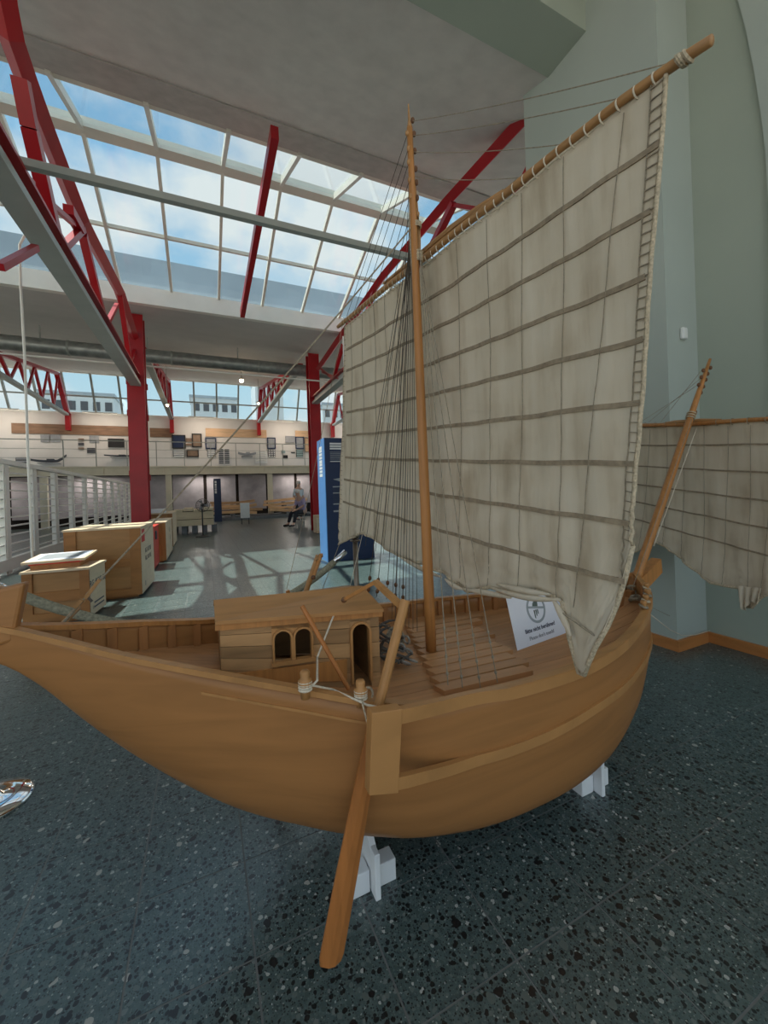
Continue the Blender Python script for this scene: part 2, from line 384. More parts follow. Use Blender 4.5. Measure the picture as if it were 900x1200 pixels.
# outer walls of the hall
def facade(name, x, y0, y1, label):
    f = struct(name, MB().box((x - .08, y0, 0), (x + .08, y1, .5)).box((x - .1, y0, 5.3), (x + .1, y1, 5.6)), 'white_metal', label)
    n = int(round((y1 - y0) / 1.9))
    for i in range(n + 1):
        y = y0 + (y1 - y0) * i / n
        put('mullion', MB().box((x - .06, y - .04, .5), (x + .06, y + .04, 5.3)), 'white_metal', f)
        if i < n:
            yb = y0 + (y1 - y0) * (i + 1) / n
            for za, zb in ((.5, 2.6), (2.68, 5.3)): put('pane', MB().box((x - .005, y + .04, za), (x + .005, yb - .04, zb)), 'glass', f)
    for z in (2.64,): put('transom', MB().box((x - .05, y0, z - .04), (x + .05, y1, z + .04)), 'white_metal', f)
facade('window_3', XL, 3.0, 26.0, 'glazed end wall beyond the railing')
facade('daylight_glazing', XR, 3.0, 26.0, 'unseen end wall behind the sails, glazed to let in daylight')  # unseen side, glazing added to bring more daylight into the hall
struct('wall_pier_return', MB().box((3.62, 2.62, 0), (XR, 2.92, 5.6)), 'wall_white', 'wall continuing behind the pier')
# ---- ceilings
def slab(y0, z0, y1, z1, th, x0=XL, x1=XR):
    return MB().hexa([(x0, y0, z0), (x1, y0, z0), (x1, y1, z1), (x0, y1, z1)], [(x0, y0, z0 + th), (x1, y0, z0 + th), (x1, y1, z1 + th), (x0, y1, z1 + th)])
struct('ceiling', slab(2.6, 4.95, YE, ZE, .3), 'ceiling_plaster', 'sloping grey plaster ceiling above the ship')
sl = (ZE - 4.95) / (YE - 2.6)
struct('ceiling_edge', slab(YE - .55, ZE - .55 * sl - .02, YE + .01, ZE - .02, .1), 'ceiling_rough', 'rough dark strip along the skylight edge')
struct('ceiling_beam', MB().box((XL, 2.22, 4.95), (XR, 2.62, 5.55)), 'wall_green', 'pale green cross beam under the ceiling')
struct('ceiling_near', MB().box((XL, -1.2, 5.32), (XR, 2.24, 5.6)), 'ceiling_plaster', 'low flat ceiling near the right wall')
struct('ceiling_back', slab(YS + .02, 5.2, 24.9, 7.82, .3), 'soffit_white', 'whitish sloping soffit beyond the skylight')
# ---- skylight
nodes = [(100, 147), (185, 170), (257, 189), (325, 205), (390, 220), (447, 235)]
xs_ = [onY(u, v, YR)[0] for u, v in nodes]
sp_ = (xs_[-1] - xs_[0]) / 5
mx0 = np.mean([x - i * sp_ for i, x in enumerate(xs_)])
gx = [mx0 + i * sp_ for i in range(-6, 9)]
sk = struct('window_1', MB().box((gx[0] - .1, YS - .06, 5.2), (gx[-1] + .1, YS + .06, ZS)), 'white_metal', 'gabled skylight with cream glazing bars')
struct('trim_1', MB().box((XL, YS - .02, 5.2), (gx[0] - .1, YS + .10, ZS)).box((gx[-1] + .1, YS - .02, 5.2), (XR, YS + .1, ZS)), 'white_metal', 'white sill beam')
struct('ceiling_side', MB().hexa([(XL, YE, ZE), (gx[0] - .05, YE, ZE), (gx[0] - .05, YS, ZS), (XL, YS, ZS)], [(XL, YE, ZE + .2), (gx[0] - .05, YE, ZE + .2), (gx[0] - .05, YS, ZS + .2), (XL, YS, ZS + .2)]), 'ceiling_plaster', 'roof slab left of the skylight')
struct('ceiling_side_right', MB().hexa([(gx[-1] + .05, YE, ZE), (XR, YE, ZE), (XR, YS, ZS), (gx[-1] + .05, YS, ZS)], [(gx[-1] + .05, YE, ZE + .2), (XR, YE, ZE + .2), (XR, YS, ZS + .2), (gx[-1] + .05, YS, ZS + .2)]), 'ceiling_plaster', 'roof slab right of the skylight')
YM = YR + (YS - YR) * .54; ZM = ZR + (ZS - ZR) * .54
pm = None
for x in gx:
    put('glazing_bar', MB().bar((x, YE - .05, ZE - .02), (x, YR, ZR), .055, .11), 'bar_cream', sk)
    put('glazing_bar', MB().bar((x, YR, ZR), (x, YS, ZS), .05, .10), 'bar_cream', sk)
put('ridge_bar', MB().bar((gx[0] - .05, YR, ZR + .0), (gx[-1] + .05, YR, ZR), .20, .14), 'bar_cream', sk)
put('edge_bar', MB().bar((gx[0] - .05, YE + .02, ZE + .02), (gx[-1] + .05, YE + .02, ZE + .02), .06, .10), 'bar_cream', sk)
put('transom', MB().bar((gx[0], YM, ZM), (gx[-1], YM, ZM), .05, .06), 'bar_cream', sk)
for a, b in zip(gx[:-1], gx[1:]):
    for (ya, za), (yb, zb) in (((YE, ZE), (YR, ZR)), ((YR, ZR), (YM, ZM)), ((YM, ZM), (YS, ZS))):
        q = [(a, ya, za + .02), (b, ya, za + .02), (b, yb, zb + .02), (a, yb, zb + .02)]
        put('pane', MB().hexa(q, [(x, y, z + .008) for x, y, z in q]), 'glass', sk)
# end gables of the skylight
for xg in (gx[0] - .08, gx[-1] + .08):
    struct('window_1_gable', MB().prism([(xg, YE, ZE), (xg, YR, ZR + .05), (xg, YS, ZS)], (.03, 0, 0)), 'wall_white')
# neighbouring roof upstand seen through the lower panes
struct('roof_upstand', MB().box((-14, 11.2, 5.9), (12, 11.6, 7.15)), 'roof_metal', 'blue grey roof upstand outside the skylight')
# ---- clerestory windows
YB, ZB, YT, ZT = 26.0, 5.96, 24.9, 7.82
cx_ = [GX[1] + 4.84 / 4 * i for i in range(-8, 10)]
cl = struct('window_2', MB().box((XL, YB - .06, ZB - .08), (XR, YB + .06, ZB)).box((XL, YT - .05, ZT - .04), (XR, YT + .05, ZT + .06)), 'white_metal', 'band of tilted clerestory windows')
for x in cx_: put('mullion', MB().bar((x, YB, ZB), (x, YT, ZT), .09, .12, up=(0, 1, 0)), 'steel_grey', cl)
YH, ZH = YB + (YT - YB) * .42, ZB + (ZT - ZB) * .42
put('transom', MB().bar((XL, YH, ZH), (XR, YH, ZH), .07, .07), 'steel_grey', cl)
for a, b in zip(cx_[:-1], cx_[1:]):
    for (ya, za), (yb, zb) in (((YB, ZB), (YH, ZH)), ((YH, ZH), (YT, ZT))):
        q = [(a, ya, za), (b, ya, za), (b, yb, zb), (a, yb, zb)]
        put('pane', MB().hexa(q, [(x, y + .01, z + .005) for x, y, z in q]), 'glass', cl)
# hills and buildings outside, with distance haze put into their colours
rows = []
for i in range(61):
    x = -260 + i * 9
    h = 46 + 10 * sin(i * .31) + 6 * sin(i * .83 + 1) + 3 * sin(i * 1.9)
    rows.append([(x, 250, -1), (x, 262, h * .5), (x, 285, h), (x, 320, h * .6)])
struct('hills', MB().grid(rows), 'hill_haze', 'hazy green hills beyond the windows', smooth=True)
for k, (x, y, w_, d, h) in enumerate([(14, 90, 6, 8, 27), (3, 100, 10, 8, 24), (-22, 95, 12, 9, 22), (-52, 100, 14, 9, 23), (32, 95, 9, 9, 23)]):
    r = thing('house', ['tall grey tower block beyond the clerestory glass', 'broad grey building beside the tower block', 'haze-paled building left of the broad grey one', 'long building behind the far left windows', 'haze-paled building right of the tower block'][k], 'building', (x, y, -.2), 'buildings outside the clerestory')
    put('walls', MB().box((x - w_ / 2, y, -.2), (x + w_ / 2, y + d, h)), 'house_haze', r)
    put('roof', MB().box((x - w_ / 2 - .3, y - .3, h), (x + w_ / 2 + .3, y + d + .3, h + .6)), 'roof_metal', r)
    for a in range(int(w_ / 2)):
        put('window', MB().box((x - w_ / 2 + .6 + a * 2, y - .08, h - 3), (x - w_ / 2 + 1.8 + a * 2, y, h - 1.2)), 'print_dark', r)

# ---- back wall: mezzanine, exhibit wall, lilac panels below
struct('wall_back', MB().box((XL, 26.0, 0), (XR, 26.3, ZB - .06)), 'wall_white', 'white exhibition wall on the mezzanine')
struct('mezzanine_floor', MB().box((XL, 22.1, 2.45), (XR, 26.0, 2.68)), 'plinth_dark', 'mezzanine deck')
fb = struct('mezzanine_beam', MB().box((XL, 21.94, 2.36), (XR, 22.1, 2.74)), 'cream_steel', 'cream edge beam of the mezzanine')
put('flange', MB().box((XL, 21.88, 2.70), (XR, 22.1, 2.76)), 'cream_steel', fb); put('flange', MB().box((XL, 21.88, 2.34), (XR, 22.1, 2.39)), 'cream_steel', fb)
for i in range(18): put('stiffener', MB().box((XL + .5 + i * 1.21, 21.9, 2.39), (XL + .58 + i * 1.21, 21.95, 2.70)), 'cream_steel', fb)
rl = thing('mezzanine_railing', 'thin grey railing along the mezzanine edge', 'railing', (0, 22, 2.76))
for i in range(19): put('post', MB().bar((XL + .3 + i * 1.21, 22, 2.76), (XL + .3 + i * 1.21, 22, 3.98), .035, .035), 'steel_grey', rl)
for z in (3.96, 3.56, 3.16): put('rail', MB().bar((XL, 22, z), (XR, 22, z), .04 if z > 3.9 else .018, .04 if z > 3.9 else .018), 'steel_grey', rl)
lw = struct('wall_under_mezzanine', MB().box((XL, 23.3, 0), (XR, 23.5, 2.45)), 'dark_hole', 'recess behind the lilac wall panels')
xx = GX[1] - 8 * 4.84 / 3
while xx < XR - 1.6:
    put('panel', MB().box((xx + .10, 23.2, .42), (xx + 4.84 / 3 - .06, 23.3, 2.36)), 'lilac_panel', lw); xx += 4.84 / 3
for x in GX + [GX[0] - 4.84]:
    struct('mezzanine_post', MB().box((x - .13, 21.95, 0), (x + .13, 22.15, 2.36)), 'cream_steel')
# ---- steel structure: columns, trusses, tie bars
def hcol(x, y, h):
    c = struct('column', MB().box((x - .05, y - .16, 0), (x + .05, y + .16, h)), 'steel_red', 'red steel column with bolted flanges')
    for sgn in (-1, 1): put('flange', MB().box((x - .17, y + sgn * .16 - .02, 0), (x + .17, y + sgn * .16 + .02, h)), 'steel_red', c)
    for z in (.02, 1.55, 2.9, 3.6):
        put('gusset', MB().prism([(x + .05, y, z), (x + .21, y, z + .06), (x + .21, y, z + .18), (x + .05, y, z + .34)], (0, .02, 0)), 'steel_red', c)
        put('gusset', MB().prism([(x - .05, y, z + .1), (x - .21, y, z + .16), (x - .21, y, z + .28), (x - .05, y, z + .44)], (0, .02, 0)), 'steel_red', c)
    return c
LX, LY = -1.28, 10.3                         # foot of the left truss
for x in (GX[0], GX[2], GX[3]): hcol(x, 12.4, 5.62)
hcol(LX, LY, 5.28)
def truss(name, X, label, chord, members, low, wch=.15):
    c = struct(name, MB().tube([onX(u, v, X) for u, v in chord], wch / 2 * 1.15, 4), 'steel_red', label)
    for p, q, w_ in members: put('strut', MB().bar(onX(*p, X), onX(*q, X), w_, w_, up=(1, 0, 0)), 'steel_red', c)
    (ya, za), (yb, zb) = low
    bc = put('bottom_chord', MB().bar((X, ya, za), (X, yb, zb), .20, .07), 'steel_grey', c)
    put('web', MB().bar((X, ya, za + .10), (X, yb, zb + .10), .025, .18), 'steel_grey', bc)
    put('top_flange', MB().bar((X + .0, ya, za + .19), (X + .0, yb, zb + .19), .20, .03), 'steel_red', bc)
    return c
zl = onX(160, 452, LX); zl2 = onX(5, 215, LX)
truss('truss_left', LX, 'red roof truss above the crates', [(-2, -60), (4, 0), (13, 44), (29, 89), (51, 147), (95, 257), (140, 342), (163, 412), (166, 440)],
      [((24, 92), (35, 150), .11), ((35, 150), (66, 285), .11), ((56, 236), (86, 262), .05), ((80, 245), (93, 268), .10), ((72, 292), (97, 268), .07),
       ((97, 275), (122, 378), .09), ((125, 380), (137, 357), .06), ((139, 335), (152, 425), .08), ((160, 405), (150, 430), .06), ((0, 313), (42, 290), .05), ((-2, 175), (36, 217), .07)],
      ((2.9, zl2[2] - .0), (LY - .15, zl[2])))
tl_ = bpy.data.objects['truss_left']
put('hanger_post', MB().bar((LX, 2.98, zl2[2]), (LX, 2.98, 5.12), .14, .14), 'steel_red', tl_)
zr = onX(372, 470, GX[2])
truss('truss_right', GX[2], 'red roof truss running to the green pier', [(664, 82), (657, 92), (525, 235), (450, 322), (400, 393), (373, 432)],
      [((658, 105), (622, 200), .10), ((622, 200), (560, 330), .10), ((532, 238), (512, 278), .09), ((512, 278), (470, 360), .09), ((530, 240), (566, 246), .05), ((402, 404), (391, 443), .08), ((376, 432), (390, 444), .05),
       ((378, 436), (400, 445), .05), ((440, 335), (420, 400), .08)],
      ((2.92, zr[2]), (12.25, zr[2])))
mbm = struct('roof_beam', MB().bar(onX(322, 155, .88), onX(284, 368, .88), .09, .16), 'steel_red', 'slim red beam under the skylight')
def far_truss(X, k):
    c = struct('truss_far', MB().bar((X, 25.6, 4.2 + 1.2 + .35), (X, 14.0, 4.2 + 1.2 + .35), .2, .12), 'steel_grey', 'far roof truss before the clerestory')
    zt = lambda y: 5.2 + .169 * (y - 9.4) - .1
    put('top_chord', MB().bar((X, 14, zt(14) - .1), (X, 24.3, zt(24.3) - .1), .16, .14), 'steel_red', c)
    put('end_post', MB().bar((X, 24.3, zt(24.3) - .1), (X, 25.8, 5.75), .2, .2), 'steel_red', c)
    put('stub', MB().bar((X, 25.85, 4.95), (X, 25.85, 5.85), .34, .2), 'steel_red', c)
    ys = [15, 16.6, 18.2, 19.8, 21.4, 23, 24.4]
    for i, (a, b) in enumerate(zip(ys[:-1], ys[1:])):
        m = (a + b) / 2
        put('strut', MB().bar((X, a, zt(a) - .15), (X, m, 5.8), .10, .10), 'steel_red', c); put('strut', MB().bar((X, m, 5.8), (X, b, zt(b) - .15), .08, .08), 'steel_red', c)
for k, x in enumerate(GX): far_truss(x, k)
dc = tag(put('ventilation_duct', MB().tube([(x, 13.0, 5.28) for x in np.linspace(XL, XR, 40)], .19, 16), 'duct_metal', smooth=True), 'long grey round ventilation duct under the soffit', 'duct')
for x in np.arange(XL + 1, XR, 2.42):
    put('hanger', MB().bar((x, 13, 5.4), (x, 13, 5.85), .03, .03), 'steel_grey', dc)
    put('collar', MB().lathe((x + .6, 13, 5.28), [(.2, -.03), (.205, 0), (.2, .03)], 16, (1, 0, 0)), 'steel_grey', dc)
za = onY(150, 427, 10.65)[2]
tag(put('white_tie_bar', MB().tube([(XL, 10.65, za), (GX[2], 10.65, za)], .02, 6), 'white_metal'), 'thin white bar crossing below the duct', 'bar')
zc = onX(10, 187, LX)
tag(put('light_track', MB().bar((LX - .3, zc[1], zc[2]), (GX[2], zc[1], zc[2]), .06, .06), 'steel_grey'), 'grey rail hung across under the skylight between trusses', 'track')
p0 = onX(37, 236, LX)
fz = lambda u, v, Y=p0[1] + 1.75: onY(u, v, Y)
pl = [fz(37, 232), fz(39, 254), fz(31, 272), fz(23, 287), fz(24, 330), fz(29, 420), fz(33, 540), fz(38, 655)]
pl.append(np.array([pl[-1][0], pl[-1][1], 0.]))
tag(put('hanging_pole', MB().tube(pl, .014, 8), 'white_metal', smooth=True), 'white bent pole hanging from truss to floor before the railing', 'pole')
q0 = onX(401, 372, GX[2]); q1 = onY(408, 540, q0[1])
tag(put('hanging_rod', MB().tube([q0, q1], .02, 8), 'white_metal'), 'white rod hanging by the left edge of the large sail', 'rod')
# fill lamps added to brighten the mezzanine wall and the panels below
for x in GX + [GX[0] - 4]:
    for nm, z, y, e_, c_ in (('under', 2.40, 22.7, 24, (1, .92, .82)), ('wall', 5.7, 24.6, 34, (1, .84, .68))):
        r = struct('fill_lamp', MB().box((x + .9, y - .05, z), (x + 2.4, y + .05, z + .05)), 'white_metal', 'fill lamp added to brighten the mezzanine')
        ld = bpy.data.lights.new('fill_glow', 'AREA'); ld.shape = 'RECTANGLE'; ld.size = 1.5; ld.size_y = .1; ld.energy = e_; ld.color = c_
        lo = bpy.data.objects.new('fill_glow', ld); COL.objects.link(lo); lo.location = (x + 1.65, y, z - .01)
        lo.rotation_euler = (radians(-10 if nm == 'under' else 35), 0, 0)
# spotlights
for k, (u, v, Y, s) in enumerate([(283, 445, 17., 40), (196, 474, 19., 10), (303, 472, 21, 8)]):
    p = onY(u, v, Y)
    r = thing('spotlight', ['bright glowing spotlight hung below the soffit', 'small glowing spotlight left of the bright one', 'small spotlight by the far truss foot'][k], 'lamp', p, 'spotlights over the mezzanine')
    put('housing', MB().lathe(p, [(.05, .06), (.10, .05), (.11, 0), (.09, -.02)], 12), 'steel_grey', r)
    put('bulb', MB().ball(Vector(p) - Vector((0, .02, .04)), .085 if k == 0 else .05, 10), 'lamp_glow', r)
    ztop = 5.2 + .169 * (Y - 9.4)
    put('stem', MB().bar(p + np.array([0, 0, .05]), (p[0], p[1], ztop), .025, .025), 'steel_grey', r)
    ld = bpy.data.lights.new('spot_glow', 'POINT'); ld.energy = s; ld.color = (1, .7, .42); ld.shadow_soft_size = .1
    lo = bpy.data.objects.new('spot_glow', ld); COL.objects.link(lo); lo.location = p + np.array([0, .5, -.25])

# ================================================================== EXHIBITS ON THE MEZZANINE WALL (plane y = 26)
def wallrect(u0, v0, u1, v1, Y=25.99):
    a = onY(u0, v0, Y); b = onY(u1, v1, Y); c = onY(u0, v1, Y); d = onY(u1, v0, Y)
    return min(a[0], c[0]), max(b[0], d[0]), (b[2] + c[2]) / 2, (a[2] + d[2]) / 2
def panel(rect, m, label, cat='display panel', name='poster', th=.05, grid=None, Y=25.99, frame=None):
    x0, x1, z0, z1 = wallrect(*rect)
    r = thing(name, label, cat, (x0, Y, z0))
    put('board', MB().box((x0, Y - th, z0), (x1, Y, z1)), m, r)
    if frame:
        f = MB(); w_ = .06
        f.box((x0 - w_, Y - th - .03, z0 - w_), (x1 + w_, Y, z0)).box((x0 - w_, Y - th - .03, z1), (x1 + w_, Y, z1 + w_)).box((x0 - w_, Y - th - .03, z0), (x0, Y, z1)).box((x1, Y - th - .03, z0), (x1 + w_, Y, z1))
        put('frame', f, frame, r)
    if grid:
        nr, nc, gm = grid; hh = (z1 - z0) / nr; ww = (x1 - x0) / nc
        for i in range(nr):
            for j in range(nc):
                put('slat', MB().box((x0 + ww * j + .03, Y - th - .03, z0 + hh * (i + .12)), (x0 + ww * (j + 1) - .03, Y - th, z0 + hh * (i + .72))), gm, r)
    return r
panel((14, 498, 153, 509.5), 'brown_board', 'long brown banner board high on the mezzanine wall, left end')
panel((176, 502, 201, 512.5), 'brown_board', 'short brown banner board just right of the left red column')
panel((241, 503, 312, 512.5), 'peach_board', 'long orange lit banner board with ship drawing')
panel((346, 505, 365, 512), 'peach_board', 'small orange banner board near the right red column')
panel((48, 509.5, 58, 518), 'print_grey', 'left of two pale grey text sheets under the brown banner')
panel((60, 509.5, 71, 518), 'print_grey', 'right of two pale grey text sheets under the brown banner')
panel((105, 510.5, 116, 518.5), 'print_grey', 'single pale grey text sheet left of the black screen')
panel((92, 514, 98.5, 517), 'print_brown', 'topmost of three tiny pictures in a column')
panel((92, 519, 98.5, 522), 'print_dark', 'middle of three tiny pictures in a column')
panel((92, 524.5, 98.5, 527), 'print_brown', 'lowest of three tiny pictures in a column')
panel((102.5, 525, 111.5, 531), 'print_dark', 'small dark picture beside the column of three')
panel((128.5, 515.5, 144, 523), 'black', 'wide black screen on the mezzanine wall', 'screen', frame='black')
panel((155.5, 505, 160, 523.5), 'print_dark', 'tall dark panel half behind the left red column', frame='print_grey')
panel((19, 536, 33, 545), 'black', 'black slatted case at the left end of the mezzanine', 'case', 'slatted_case', grid=(3, 1, 'print_grey'))
panel((203, 511, 216, 524.5), 'navy', 'large navy blue poster beside brown banner', frame='black')
panel((203, 526.5, 217, 535.5), 'print_dark', 'barred text board under the large navy poster', grid=(4, 1, 'print_white'))
panel((218, 513.5, 225, 518), 'print_brown', 'upper small brown picture beside the navy poster')
panel((218, 520, 225, 522.5), 'print_brown', 'lower small brown picture beside the navy poster')
panel((226.5, 509.5, 235, 523), 'print_brown', 'tall dark photograph in a black frame', frame='black')
panel((220, 528, 231.5, 534.5), 'print_brown', 'wide brown photograph below the small pictures', frame='black')
panel((242, 514.2, 252, 525), 'print_grey', 'grey blue poster at the start of the orange banner', frame='navy')
panel((243, 526.5, 252.5, 535.5), 'print_dark', 'barred text board under the grey blue poster', grid=(4, 1, 'print_white'))
panel((256, 526, 269, 543.5), 'print_white', 'tall barred board with two columns of dark rows', grid=(8, 2, 'print_dark'))
panel((314.4, 514, 321.5, 525), 'print_grey', 'narrow grey poster in navy frame, nearer the left', frame='navy')
panel((314.5, 527, 322.5, 535.5), 'print_dark', 'checked text board with three columns of squares', grid=(4, 3, 'print_white'))
panel((334.5, 511, 345.5, 518.5), 'print_grey', 'pale grey sheet between the two narrow posters')
panel((330, 528, 334, 531), 'print_teal', 'tiny teal picture card above the black one')
panel((331, 533.5, 337, 537), 'black', 'small black picture card on the mezzanine wall')
panel((341, 529.7, 345.5, 531), 'black', 'thin black strip label on the mezzanine wall')
panel((347.3, 513, 355, 525), 'print_grey', 'narrow grey poster in navy frame beside the brown one', frame='navy')
panel((347, 527, 355, 535.5), 'print_dark', 'barred text board below the right narrow poster', grid=(4, 1, 'print_teal'))
panel((357.7, 514, 365, 529), 'peach_board', 'orange picture in dark frame by the right column', frame='print_brown')
def shipmodel(u0, u1, v, label, name, m='print_dark', h=.25, horn=True):
    a = onY(u0, v, 25.7); b = onY(u1, v, 25.7); L = b[0] - a[0]
    r = thing(name, label, 'ship model', (a[0], 25.7, a[2]))
    secs = []
    for i in range(9):
        t_ = i / 8; x = a[0] + L * t_; k = sin(pi * min(max(t_, .03), .97)) ** .5; rise = .35 * h * (2 * t_ - 1) ** 2 + (h * .9 * max(0, t_ - .8) / .2 if horn else 0)
        secs.append([(x, 25.7 - .14 * k, a[2] + h * .45 + rise), (x, 25.7 - .08 * k, a[2] + rise), (x, 25.7 + .08 * k, a[2] + rise), (x, 25.7 + .14 * k, a[2] + h * .45 + rise)])
    put('hull', MB().grid(secs), m, r); 
    put('shelf', MB().box((a[0] + L * .2, 25.55, a[2] - .06), (b[0] - L * .2, 25.98, a[2] - .02)), 'print_grey', r)
    put('deckhouse', MB().box((a[0] + L * .45, 25.62, a[2] + h * .4), (a[0] + L * .65, 25.78, a[2] + h * .75)), m, r)
shipmodel(36, 78, 542, 'long dark galley model with a raised curling end', 'galley_model')
shipmodel(122, 160, 535, 'slim dark boat model left of the red column', 'boat_model', h=.14, horn=False)
shipmodel(279, 300, 534, 'grey boat model under the orange banner', 'boat_model', 'print_grey', h=.3, horn=False)
r = thing('rib_model', 'fan of pale curved hull ribs on the mezzanine wall', 'ship model', onY(306, 542, 25.8))
_a, _b = onY(299, 543, 25.95), onY(313, 528, 25.95)
put('backing', MB().box((_a[0], 25.93, _a[2]), (_b[0], 25.96, _b[2])), 'print_white', r)
for i in range(5): put('rib', MB().tube([onY(300 + k * 2, 530 + i * 2.6 - 2.2 * sin(k / 6 * 2.4) + k * .2, 25.85) for k in range(7)], .03, 5), 'white_metal', r)

# ================================================================== RAILING BY THE STAIRWELL
RX = -3.07
rg = thing('stair_railing', 'tall white steel railing with flat posts and horizontal bars', 'railing', (RX, 9, 0))
tz = onX(10, 546, RX)[2]; tz2 = onX(150, 566, RX)[2]
tz = (tz + tz2) / 2
RY0, RY1 = 7.0, 22.2
py = 8.72 - 1.25
while py < RY1:
    put('post', MB().box((RX - .05, py - .05, 0), (RX + .03, py - .012, tz - .02)), 'white_metal', rg)
    put('post', MB().box((RX - .05, py + .012, 0), (RX + .03, py + .16, tz - .02)), 'white_metal', rg); py += 1.25
for k in range(10):
    z = .34 + (tz - .5) * k / 9
    put('bar', MB().bar((RX, RY0, z), (RX, RY1, z), .026, .026), 'white_metal', rg)
put('handrail', MB().box((RX - .06, RY0, tz - .03), (RX + .06, RY1, tz + .05)), 'white_metal', rg)
put('base_rail', MB().box((RX - .05, RY0, .06), (RX + .05, RY1, .26)), 'white_metal', rg)
# reddish stored timbers and low wall beyond the railing
tb = thing('timber_rack', 'reddish stacked boards on a rack beyond the railing', 'rack', (-7.9, 14, 0))
for j in range(5):
    for i in range(4):
        put('board', MB().box((-9.0, 9 + i * 3.3, .12 + j * .22), (-7.8, 12.1 + i * 3.3, .29 + j * .22)), 'rib_wood', tb)
for i in range(5): put('bearer', MB().box((-9.1, 9 + i * 3.2, 0), (-7.7, 9.15 + i * 3.2, .12)), 'dark_block', tb)

# ================================================================== CRATES
def crate(name, label, cat, fr, bk, uleft, vtop, side='crate_pale', front='crate_ply', bat='crate_batten', n_mid=1, texts=(), group='museum crates along the railing'):
    """fr / bk: front-right and back-right bottom corners on the floor; uleft: left edge; vtop: top of the front-right edge"""
    c = onZ(*fr); ey = onZ(*bk) - c; d = float(np.linalg.norm(ey)); ey = ey / d; ex = np.array([ey[1], -ey[0], 0])
    w_ = .1
    while proj(c - ex * w_)[0] > uleft and w_ < 3: w_ += .01
    h = .1
    while proj(c + np.array([0, 0, h]))[1] > vtop: h += .005
    pt = lambda a, b, z: tuple(c - ex * a + ey * b + np.array([0, 0, z]))
    def bx(a0, a1, b0, b1, z0, z1):
        return MB().hexa([pt(a0, b0, z0), pt(a1, b0, z0), pt(a1, b1, z0), pt(a0, b1, z0)], [pt(a0, b0, z1), pt(a1, b0, z1), pt(a1, b1, z1), pt(a0, b1, z1)])
    r = thing(name, label, cat, c, group)
    put('runner', bx(.05, w_ - .05, .04, .12, 0, .05), 'crate_batten', r); put('runner', bx(.05, w_ - .05, d - .12, d - .04, 0, .05), 'crate_batten', r)
    put('box_panel', bx(.025, w_, .02, d, .03, h - .02), front, r)
    put('side_panel', bx(0, .025, .0, d, .03, h - .02), side, r)
    put('lid', bx(-.012, w_ + .012, -.012, d + .012, h - .022, h), side, r)
    bw = min(.16, w_ * .15)
    put('batten', bx(.0, bw, -.001, .02, .03, h - .022), bat, r); put('batten', bx(w_ - bw, w_, -.001, .02, .03, h - .022), bat, r)
    put('batten', bx(bw, w_ - bw, -.001, .02, .03, .11), bat, r)
    for k in range(n_mid):
        z = h * (k + 1) / (n_mid + 1); put('batten', bx(bw, w_ - bw, -.001, .02, z - .05, z + .05), bat, r)
    for body, size, m, b, z in texts:
        text(body, size, m, 'stencil', r, pt(-.0015, b * d, z), ey, (0, 0, 1))
    return r, pt, bx
sc_, pts_, bx_ = crate('wooden_crate', 'small wooden crate nearest the ship stern with framed picture on top', 'crate', (106, 726), (124.5, 711.5), 27, 665,
      texts=[('RG. ROT. BE', .085, 'ink', .52, .35), ('I I', .05, 'ink', .2, .10)])
SH = .0
while proj(np.array(pts_(0, 0, 0)) + np.array([0, 0, SH]))[1] > 665: SH += .005
mk = MB()
for k in range(2):
    mk.hexa([pts_(-.001, .12 + k * .0, .09 + k * .045), pts_(-.001, .40, .09 + k * .045), pts_(-.001, .40, .105 + k * .045), pts_(-.001, .12, .105 + k * .045)], [pts_(-.003, .12, .09 + k * .045), pts_(-.003, .40, .09 + k * .045), pts_(-.003, .40, .105 + k * .045), pts_(-.003, .12, .105 + k * .045)])
put('stripe_mark', mk, 'ink', sc_)
# picture and red brown box on the small crate
pc = thing('red_box', 'flat red brown box lying under the framed picture', 'box', pts_(.3, .3, SH))
put('box', MB().hexa([pts_(.12, .12, SH), pts_(.52, .10, SH), pts_(.54, .46, SH), pts_(.14, .48, SH)], [pts_(.12, .12, SH + .045), pts_(.52, .10, SH + .045), pts_(.54, .46, SH + .045), pts_(.14, .48, SH + .045)]), 'rib_wood', pc)
put('lid', MB().hexa([pts_(.11, .11, SH + .045), pts_(.53, .09, SH + .045), pts_(.55, .47, SH + .045), pts_(.13, .49, SH + .045)], [pts_(.11, .11, SH + .06), pts_(.53, .09, SH + .06), pts_(.55, .47, SH + .06), pts_(.13, .49, SH + .06)]), 'red_crate', pc)
fp = thing('framed_picture', 'framed grey picture lying tilted on the small crate', 'picture', pts_(.3, .25, SH + .06))
def tl(a, b, o): return pts_(a, b, SH + .064 + (b - .0) * .05 + o)
put('frame', MB().hexa([tl(.05, .06, 0), tl(.56, .02, 0), tl(.60, .50, 0), tl(.09, .54, 0)], [tl(.05, .06, .022), tl(.56, .02, .022), tl(.60, .50, .022), tl(.09, .54, .022)]), 'crate_pale', fp)
put('mat', MB().hexa([tl(.075, .085, .022), tl(.54, .05, .022), tl(.575, .475, .022), tl(.115, .515, .022)], [tl(.075, .085, .025), tl(.54, .05, .025), tl(.575, .475, .025), tl(.115, .515, .025)]), 'paper', fp)
put('print', MB().hexa([tl(.14, .15, .025), tl(.48, .12, .025), tl(.50, .41, .025), tl(.175, .44, .025)], [tl(.14, .15, .027), tl(.48, .12, .027), tl(.50, .41, .027), tl(.175, .44, .027)]), 'print_grey', fp)
